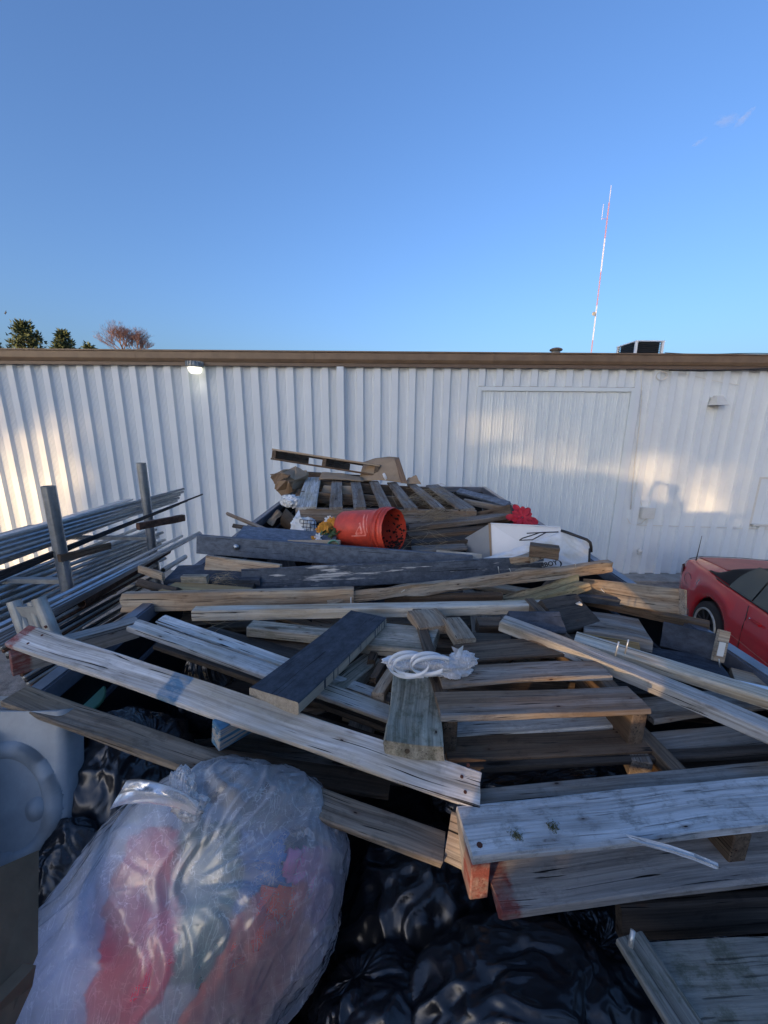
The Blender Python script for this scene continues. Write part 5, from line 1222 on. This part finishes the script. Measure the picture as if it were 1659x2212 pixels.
# ---------------------------------------------------------------- near right board with cleat
d0 = P(1386,2030,-.12); d1 = P(1720,2018,-.12); d2 = P(1530,2300,-.12)
ND = thing('plywood_crate_side', 'broad grey board with a green stain at the lower right corner', 'crate side', tuple(d0))
board(P(1500,2260,-.12), P(1900,2240,-.12), P(1388,2032,-.12), .02, M['moss2'], 'panel_board', ND)
board(P(1458,2232,-.105), P(1332,2027,-.105), P(1535,2230,-.105), .014, M['moss2'], 'edge_strip', ND)
nh = P(1362,2045,-.095); nail_up(nh, (.3,.4,.8), .022, .004, ND)
board(P(1345,2040,-.20), P(1800,2010,-.20), P(1350,1960,-.14), .02, M['dark'], 'loose_board', None, 'dark board with pale diagonal streaks between the near right pallet and the broad grey board')
for (a, b_) in (((1330,1390),(1331,1391)),): pass

# ---------------------------------------------------------------- orange bucket
b0 = PY(745,1142,2.36); b1 = PY(868,1146,2.12); axb = (b1-b0).normalized(); LB = .37
bx = Vector((0,0,1)); bxx = (bx-axb*bx.dot(axb)).normalized(); byy = axb.cross(bxx)
BM = frame(b0, bxx, byy, axb)
R0, R1 = .112, .125; LB = .375
bk = thing('bucket', 'dirty orange plastic bucket lying on its side with mud in its mouth', 'bucket', mw=BM)
def lat(name, prof2, mat, seg=56, jag=0, fn=None):
    vs, fs = [], []; k = len(prof2)
    for s_ in range(seg):
        t = 2*pi*s_/seg
        for qi, (r, z) in enumerate(prof2):
            if fn: r, z = fn(r, z, t, qi)
            vs.append((r*cos(t), r*sin(t), z))
    for s_ in range(seg):
        for q in range(k-1):
            a = s_*k+q; b_ = ((s_+1) % seg)*k+q; fs.append((a, b_, b_+1, a+1))
    me = mesh(vs, fs); bm = bmesh.new(); bm.from_mesh(me); bmesh.ops.remove_doubles(bm, verts=bm.verts, dist=1e-5); bmesh.ops.recalc_face_normals(bm, faces=bm.faces); bm.to_mesh(me); bm.free()
    o = bpy.data.objects.new(name, me); C.objects.link(o); me.materials.append(mat); o.parent = bk; me.polygons.foreach_set('use_smooth', [True]*len(me.polygons)); return o
pr_ = [(0,0),(R0-.008,0),(R0,.006)]
for i in range(9): u = (i+1)/10; pr_.append((R0+(R1-R0)*u, LB*u))
pr_ += [(R1,LB*.80),(R1+.009,LB*.802),(R1+.009,LB*.815),(R1,LB*.817),(R1,LB*.85),(R1+.008,LB*.852),(R1+.008,LB*.865),(R1,LB*.867),(R1+.001,LB*.90),(R1+.008,LB*.902),(R1+.009,LB*.955),(R1+.003,LB*.96),(R1+.002,LB)]
pr_ = sorted(pr_[:2], key=lambda a: a[0])+sorted(pr_[2:], key=lambda a: (a[1]))
def jagf(r, z, t, qi):
    if z > LB*.955: z += .006*noise.noise(Vector((cos(t)*9, sin(t)*9, 2)))+.003*noise.noise(Vector((cos(t)*25, sin(t)*25, 2)))
    return r, z
lat('shell', pr_, M['orange'], fn=jagf)
lat('inner_wall', [(R1-.001,LB*.995),(R1-.004,LB*.9),(R0-.004,.01),(0,.012)], M['orange'], fn=jagf)
# mud crust: patches inside the mouth
rr = random.Random(4); vs, fs = [], []
for k in range(260):
    t = rr.gauss(pi*1.0, .9)+pi*.0; z = LB*(.98-abs(rr.gauss(0, .16))); R = R0+(R1-R0)*z/LB-.006; s_ = rr.uniform(.003, .011)
    c0 = Vector((R*cos(t), R*sin(t), z)); tg = Vector((-sin(t), cos(t), 0)); k0 = len(vs); nn = 6
    for q in range(nn):
        a = q*2*pi/nn; vs.append(c0+tg*cos(a)*s_*rr.uniform(.6,1.2)+Vector((0,0,sin(a)*s_*rr.uniform(.6,1.2))))
    vs.append(c0+Vector((-cos(t), -sin(t), 0))*s_*.5)
    for q in range(nn): fs.append((k0+q, k0+(q+1) % nn, k0+nn))
mo = bpy.data.objects.new('mud_crust', mesh(vs, fs)); C.objects.link(mo); mo.data.materials.append(M['mud']); mo.parent = bk; mo['kind'] = 'stuff'
# worn print: a square outline with an arrow-like corner on the side facing the camera
def onskin(s_, z, up=.0012):
    R = R0+(R1-R0)*z/LB+up; t = s_/R; return Vector((R*cos(t), R*sin(t), z))
side_t = None
toeye = (BM.inverted() @ EYE); tt = atan2(toeye.y, toeye.x)-.35
def printed(polys, mat, name):
    vs, fs = [], []
    for pl_ in polys:
        k0 = len(vs); (s0, z0), (s1, z1), wd = pl_; n_ = 10
        dv = Vector((s1-s0, z1-z0)); nv = Vector((-dv.y, dv.x)).normalized()*wd
        for i in range(n_+1):
            for w_ in (-1, 1):
                a = s0+dv.x*i/n_+nv.x*w_; z = z0+dv.y*i/n_+nv.y*w_; vs.append(onskin(a+tt*R1, z))
        for i in range(n_): fs.append((k0+2*i, k0+2*i+1, k0+2*i+3, k0+2*i+2))
    o = bpy.data.objects.new(name, mesh(vs, fs)); C.objects.link(o); o.data.materials.append(mat); o.parent = bk
printed([((-.06,.22),(.075,.26),.005), ((-.06,.245),(.06,.275),.0025), ((.075,.26),(.078,.15),.004), ((-.0,.21),(.06,.235),.006), ((.06,.235),(.065,.185),.006), ((.065,.185),(.02,.215),.003)], M['orange2'], 'worn_print')
lat('rim_handle_lug', [(R1+.0,LB*.87),(R1+.012,LB*.875),(R1+.012,LB*.885),(R1,LB*.89)], M['orange'])

# ---------------------------------------------------------------- flowers
def flower(c_, rad, n, mat, name, label, cat='artificial flower', face=Vector((.1,-1,.35)), layers=4, wide=.22, leaves=0, cup=.5, group=None):
    root = thing(name, label, cat, tuple(c_), group); fz_ = face.normalized(); a = fz_.orthogonal().normalized(); b_ = fz_.cross(a); rn = random.Random(int(abs(c_.x)*1e4)+n)
    for ly in range(layers):
        up = cup*(ly/max(1, layers-1)); rl = rad*(1-.5*ly/max(1, layers))
        for k in range(n):
            t = 2*pi*(k+.5*(ly % 2))/n+rn.uniform(-.12,.12); d = (a*cos(t)+b_*sin(t)); s_ = fz_.cross(d)
            L = rl*rn.uniform(.85, 1.1); wv_ = L*wide
            pts = []
            for i, (u, ww) in enumerate(((.08,.3),(.4,.9),(.75,1.0),(.93,.6),(1.0,.08))):
                base_ = c_+d*L*u*(1-.35*up)+fz_*(L*(.9*up*u+.18*u*u*(1-up)*-1)+.004*ly)
                pts += [base_-s_*wv_*ww, base_+fz_*wv_*.25*(-1), base_+s_*wv_*ww]
            fs = []
            for i in range(4):
                for q in range(2): k0 = i*3+q; fs.append((k0, k0+1, k0+4, k0+3))
            link('petal', mesh(pts, fs), mat, root, smooth=True)
    return root
flower(PY(700,1143,2.28), .050, 16, M['petal'], 'artificial_flower', 'large yellow-orange chrysanthemum left of the orange bucket', layers=5, wide=.16)
flower(PY(716,1130,2.33), .040, 14, M['petal'], 'artificial_flower', 'second yellow-orange chrysanthemum tucked behind the large one', layers=4, wide=.16)
flower(PY(680,1165,2.2), .028, 12, M['petal'], 'artificial_flower', 'small yellow bud at the lower left of the flowers', layers=3, wide=.2)
flower(PY(712,1124,2.38), .035, 10, M['wpetal'], 'artificial_flower', 'white daisy above the chrysanthemums', layers=2, wide=.2)
flower(PY(687,1160,2.19), .026, 7, M['wpetal'], 'artificial_flower', 'small white bloom at the lower left of the chrysanthemums', layers=2, wide=.2)
flower(PY(1128,1118,2.42), .105, 6, M['redpetal'], 'artificial_flower', 'large red silk poinsettia beside the right rail', layers=3, wide=.22, cup=.3, face=Vector((0,-1,.6)))
fg = thing('flower_foliage', 'green artificial leaves under the chrysanthemums', 'leaves', tuple(PY(712,1165,2.2)))
rn = random.Random(9)
for k in range(26):
    c0 = PY(712+rn.uniform(-28,22), 1160+rn.uniform(-14,18), 2.24+rn.uniform(-.03,.05)); d = Vector((rn.uniform(-1,1), rn.uniform(-.6,.1), rn.uniform(-.4,1))).normalized()*.045; s_ = d.orthogonal().normalized()*.014
    link('leaf', mesh([c0, c0+d*.4-s_, c0+d, c0+d*.4+s_, c0+d*.5+Vector((0,-.004,.003))], [(0,1,4),(1,2,4),(2,3,4),(3,0,4)]), M['leaf'], fg)
lathe('mint_cup', [(0,0),(.026,0),(.034,.05),(.030,.055),(.026,.01),(0,.01)], 20, M['mint'], None, T_(PY(722,1180,2.13)) @ Matrix.Rotation(1.2, 4, 'X'), label='small mint green plastic cup beside the bucket bottom', cat='cup')

# ---------------------------------------------------------------- white sacks and wire mesh left
bag('white_sack', 'crumpled cream white sack above the corrugated card', 'sack', 628, 1082, 3.0, (.075,.05,.05), M['cloth'], 41, nlat=50, nlon=80, crease=4, wr=.15)
bag('blue_white_sack', 'pale blue plastic sack caught under wire mesh left of the flowers', 'sack', 655, 1140, 2.45, (.075,.075,.05), M['cloth'], 42, nlat=50, nlon=80, crease=3, wr=.12)
link('paper_slip', mesh([PY(634,1120,2.45), PY(646,1100,2.5), PY(652,1128,2.45), PY(636,1140,2.4)], [(0,1,2,3)]), M['whitebox'], label='white paper slip behind the blue sack', cat='paper').modifiers.new('s', 'SOLIDIFY').thickness = .001
wm = thing('wire_mesh', 'bent grid of dark wire mesh over the blue sack', 'wire mesh', tuple(PY(665,1140,2.3)))
def wmf(u, v): return PY(648+48*u-4*v, 1122+46*v+5*u, 2.33-.05*sin(pi*u)+.03*v)
for i in range(7):
    tube('wire', [wmf(i/6, q/8) for q in range(9)], .0022, M['darksteel'], wm, seg=5); tube('wire', [wmf(q/8, i/6) for q in range(9)], .0022, M['darksteel'], wm, seg=5)
lathe('tool_handle', [(0,0),(.012,.002),(.014,.03),(.012,.06),(0,.065)], 14, M['wpetal'], None, T_(PY(834,1036,3.5)) @ Matrix.Rotation(-.4, 4, 'Y'), label='small white handle end beside the tilted pallet', cat='handle')

# ---------------------------------------------------------------- white box with lettering
wb = thing('white_carton', 'open white box with a grey left side at the right of the heap', 'box', tuple(PY(1100,1190,2.2)))
qa, qb, qc, qd = PY(1059,1131,2.22), PY(1211,1140,2.02), PY(1230,1240,1.94), PY(1062,1215,2.14)
slab([qa, qb, qc, qd], .018, M['whitebox'], 'back_panel', wb)
slab([PY(1058,1131,2.219), PY(990,1171,2.5), PY(993,1200,2.46), PY(1061,1216,2.14)], .015, M['greybox'], 'side_panel', wb)
slab([PY(1055,1130,2.215), PY(1060,1130,2.212), PY(1063,1215,2.132), PY(1059,1215,2.134)], .02, M['cardboard'], 'edge_trim', wb)
v, f = tube_mesh([PY(1060,1130.5,2.21), PY(1211,1138.5,2.01)], .004, 6); link('top_trim', mesh(v, f), M['whitebox'], wb)
bag_ = thing('white_vinyl_cover', 'crumpled white vinyl cover with black lettering and a black edge bar', 'cover', tuple(PY(1200,1190,1.9)))
s1, s2, s3, s4 = PY(1030,1212,1.86), PY(1272,1224,1.80), PY(1274,1170,1.86), PY(1150,1160,1.94)
def cov(u, v):
    # outline: left bottom -> peak -> right
    topx = 1045+229*u; pk = 1205-(58)*min(1, (u/.735))**1.15 if u < .735 else 1147+23*((u-.735)/.265)
    y = pk*(v)+(1228-6*u)*(1-v) if pk < 1226 else pk
    return PY(topx, y, 1.90-.07*(1-v)-.04*u+.012*noise.noise(Vector((u*5, v*4, 7)))*(1-v*.5)+.006*noise.noise(Vector((u*14+v*6, v*5, 2))))
grid_sheet(cov, 70, 26, M['cloth'], 'sheet', .002, bag_)
def tp(pts, r, name='edge_bar'): tube(name, [PY(a, b_, Y) for a, b_, Y in pts], r, M['blackp'], bag_, seg=8)
tp([(1212,1146,1.87),(1225,1150,1.85),(1268,1166,1.81),(1275,1172,1.80),(1277,1182,1.80),(1277,1192,1.80)], .007)
tp([(1274,1185,1.80),(1272,1222,1.76)], .005, 'side_bar')
tp([(1138,1152,1.86),(1165,1150.5,1.86),(1206,1149,1.86)], .003, 'wire_clip'); tp([(1165,1151,1.86),(1128,1163,1.855),(1122,1167,1.85),(1150,1166,1.85),(1180,1150,1.86)], .003, 'wire_clip')
cu = bpy.data.curves.new('t', 'FONT'); cu.body = 'ABOY'; cu.size = .030; cu.extrude = .0006; cu.align_x = 'RIGHT'; cu.offset = .0010
to = bpy.data.objects.new('tmp', cu); C.objects.link(to); dg = bpy.context.evaluated_depsgraph_get(); tm = bpy.data.meshes.new_from_object(to.evaluated_get(dg)); bpy.data.objects.remove(to)
tA, tB = PY(1172,1226,1.765), PY(1205,1219,1.755); tX = (tB-tA).normalized(); tZ = (EYE-tB); tZ -= tX*tZ.dot(tX); tZ.normalize()
lt_ = link('lettering', tm, M['blackp'], bag_); lt_.matrix_basis = frame(tB, tX, tZ.cross(tX), tZ)
sw = []
for k in range(17):
    t = -1.3+2.6*k/16; sw.append((1200+14*cos(t), 1218-9*sin(t)))
vs, fs = [], []
for k, (a, b_) in enumerate(sw):
    w_ = 3.2*sin(pi*k/16)+.3; vs += [PY(a, b_, 1.755), PY(a-w_, b_+.3*w_, 1.755)]
for k in range(16): fs.append((2*k, 2*k+1, 2*k+3, 2*k+2))
link('swoosh', mesh(vs, fs), M['blackp'], bag_)

# ---------------------------------------------------------------- straw and twigs
def strawset(name, label, cx2, cy2, Y, sx_, sy_, n, seed, Lr=(.06,.22), r=.0016, lift=.05):
    rn = random.Random(seed); parts = []
    for k in range(n):
        p0 = PY(cx2+rn.gauss(0, sx_), cy2+rn.gauss(0, sy_), Y+rn.uniform(-.12,.12)); a = rn.gauss(0, .9); L = rn.uniform(*Lr)
        d = Vector((cos(a), rn.uniform(-.6,.6), rn.uniform(-.35,.35))).normalized(); b_ = Vector((rn.uniform(-1,1), rn.uniform(-1,1), rn.uniform(0,1)))*L*.25
        parts.append(tube_mesh([p0-d*L/2, p0+b_*.7, p0+d*L/2+b_*rn.uniform(-1,1)*.5], r, 3, caps=False, r1=r*.5))
    v, f = join_meshes(parts); link(name, mesh(v, f), M['straw'], label=label, kind='stuff')
strawset('straw', 'dry straw strewn over the slats of the pallet', 930, 1078, 3.0, 34, 10, 90, 1)
strawset('straw', 'dry straw hanging from the front of the slatted pallet', 945, 1115, 2.66, 26, 6, 60, 2)
strawset('straw', 'dry stems behind the slats', 770, 1092, 3.1, 60, 6, 40, 3, (.05,.12))
strawset('straw', 'frayed roots hanging under the brown board end', 478, 1250, 1.62, 14, 8, 60, 4, (.03,.08), .0008)
strawset('straw', 'loose stems across the silver slats', 470, 1362, 1.28, 26, 10, 8, 5, (.04,.12), .0009)
strawset('straw', 'thin stems hanging beside the bucket mouth', 925, 1168, 2.2, 20, 18, 18, 6, (.1,.25), .0012)
for (a, b_, Y, lab) in (((758,1290),(758,1318),1.42,'long thin nail standing at the joint of the tan and gnarled boards'), ((867,1279),(874,1274),1.50,'bent nail lying on the gnarled board'), ((1078,1238),(1076,1224),1.60,'nail standing on the gnarled board left of its middle'), ((1106,1239),(1100,1228),1.60,'leaning nail on the gnarled board'), ((1244,1226),(1243,1216),1.60,'nail standing near the right end of the gnarled board'), ((816,1370),(819,1352),1.2,'rusty nail standing left of the black plank'), ((935,1387),(931,1374),1.15,'pale bent nail on the green-grey board'), ((1298,1272),(1306,1280),1.5,'nail sticking out left of the ring-ended timber'), ((1555,1441),(1553,1424),1.02,'nail standing on the blue-black plank')):
    A = PY(*a, Y); B = PY(*b_, Y-.01); tube('nail', [A, B], .0017, M['nail'], seg=6, label=lab, cat='nail')

# ---------------------------------------------------------------- photographer and unseen shed added behind (they throw the shadows on the wall)
def skin_body(name, verts, edges, radii, mat, parent, root=0, sub=2):
    me = bpy.data.meshes.new(name); me.from_pydata(verts, edges, []); me.update(); o = bpy.data.objects.new(name, me); C.objects.link(o)
    sk = o.modifiers.new('skin', 'SKIN'); 
    for i, r in enumerate(radii): me.skin_vertices[0].data[i].radius = (r, r) if not isinstance(r, tuple) else r
    me.skin_vertices[0].data[root].use_root = True
    o.modifiers.new('sub', 'SUBSURF').levels = sub; o.modifiers['sub'].render_levels = sub; me.materials.append(mat); o.parent = parent; return o
pe = thing('person', 'person in a dark jacket standing on the trailer front, raising a phone in both hands', 'person', (-.06, -.58, 1.12))
vb = [(0,0,.86),(0,0,1.02),(0,.01,1.22),(0,.01,1.38),(0,.0,1.46),(0,.02,1.53),(0,.03,1.60),
      (-.10,0,.82),(-.12,.02,.45),(-.12,0,.08),(-.12,.12,.03), (.10,0,.82),(.12,.02,.45),(.12,0,.08),(.12,.12,.03),
      (-.19,.0,1.40),(-.34,.22,1.50),(-.08,.50,1.70),(.02,.545,1.76), (.19,.0,1.40),(.27,.24,1.50),(.26,.48,1.70),(.185,.545,1.76)]
eb2 = [(0,1),(1,2),(2,3),(3,4),(4,5),(5,6),(0,7),(7,8),(8,9),(9,10),(0,11),(11,12),(12,13),(13,14),(3,15),(15,16),(16,17),(17,18),(3,19),(19,20),(20,21),(21,22)]
rad = [.17,.17,.19,.18,.06,.06,.05,.10,.07,.05,.045,.10,.07,.05,.045,.07,.05,.035,.028,.07,.05,.035,.028]
skin_body('body', vb, eb2, rad, M['jacket'], pe)
hd = lathe('head', [(0,-.12),(.05,-.115),(.072,-.06),(.08,0),(.078,.05),(.055,.10),(0,.12)], 20, M['skin'], None); hd.parent = pe; hd.matrix_basis = T_((0,.03,1.68)) @ Matrix.Diagonal((1,1.15,1,1))
hh = lathe('hair', [(.084,-.02),(.088,.04),(.064,.105),(0,.13)], 20, M['hair'], None); hh.parent = pe; hh.matrix_basis = T_((0,.018,1.69)) @ Matrix.Diagonal((1,1.15,1,1))
ns = lathe('nose', [(0,-.02),(.012,-.015),(.008,.015),(0,.03)], 8, M['skin'], None); ns.parent = pe; ns.matrix_basis = T_((0,.125,1.67))
for s_ in (-1, 1):
    hx = .10+s_*.095
    for q in range(4):
        skin_body('finger', [(hx+.0, .55, 1.765+.0), (hx-s_*.0, .558, 1.772+q*.006-.012), (hx-s_*.028, .562, 1.778+(q-1.5)*.012)], [(0,1),(1,2)], [.010,.009,.008], M['skin'], pe, sub=1)
    skin_body('thumb', [(hx, .545, 1.755), (hx-s_*.012, .552, 1.742), (hx-s_*.035, .555, 1.748)], [(0,1),(1,2)], [.011,.010,.008], M['skin'], pe, sub=1)
ph = box('phone', (-.078, -.022, 2.865), (.078, -.013, 2.937), M['blackp'], None, bev=.003, label='black phone held sideways up in front of the person', cat='phone')
# heap goes on behind the photographer; bags and one board added to block sun
def shade_bag(x, y, z, ax_, sd, lab):
    o = bag('black_rubbish_bag', lab, 'rubbish bag', 800, 1500, 1, ax_, M['bag'], sd, knot=(0,.1,1), nlat=40, nlon=70); o.matrix_basis = T_((x, y, z))
shade_bag(.28, -.80, 2.12, (.34,.20,.36), 51, 'full black bag added right behind the photographer to block the sun')
shade_bag(.80, -.75, 2.06, (.26,.20,.26), 52, 'black bag added unseen against the right trailer side to block the sun')
shade_bag(-.55, -.80, 2.05, (.30,.20,.28), 53, 'black bag added unseen against the left trailer side to block the sun')
for k, (x0, y0, z0, x1, y1, z1) in enumerate(((.3,-.95,2.30,1.45,-.70,2.36),(.5,-1.0,2.22,1.25,-.85,2.42),(-.93,-.97,2.37,.7,-.94,2.39))):
    A = Vector((x0,y0,z0)); B = Vector((x1,y1,z1)); board(A, B, A+Vector((0,.03,.09)), .03, M['grey'], 'loose_board', None, ('long grey board sticking out to the right behind the photographer', 'short grey board standing up highest behind the photographer', 'grey board added across the unseen rear bags to block the sun')[k])
# unseen low shed added far behind left to cast the wall's shadow edge
e1, e2 = Vector((-15.9, -9.0, 0)), Vector((-10.18, -13.98, 0)); tx = (e2-e1).normalized(); ty = tx.cross(Vector((0,0,1)))
if ty.dot(Vector((1,1,0))) > 0: ty = -ty
BT = thing('shadow_shed', 'plain grey metal shed added out of view at the left rear to cast the wall shadow', 'shed', mw=frame(e1, tx, -ty, Vector((0,0,1))) if tx.cross(-ty).z > 0 else frame(e1, tx, ty, Vector((0,0,1))))
WT = (e2-e1).length
def bt(name, a, b_, mat, bev=0):
    o = box(name, a, b_, mat, None, bev); o.parent = BT; return o
sy_ = -1 if (BT.matrix_basis.to_3x3() @ Vector((0,1,0))).dot(Vector((1,1,0))) > 0 else 1
for k in range(8): bt('wall_panel', (k*WT/8+.003, 0, 0), ((k+1)*WT/8-.003, sy_*.08, 4.9), M['galv2'])
bt('side_wall', (0, sy_*.081, 0), (.08, sy_*8, 4.9), M['galv2']); bt('side_wall', (WT-.08, sy_*.081, 0), (WT, sy_*8, 4.9), M['galv2'])
bt('roof', (-.02, -sy_*.03, 4.901), (WT+.02, sy_*8.1, 5.0), M['roof']); bt('roller_door', (1.5, -sy_*.04, 0), (5.0, -sy_*.002, 3.4), M['doorw'])
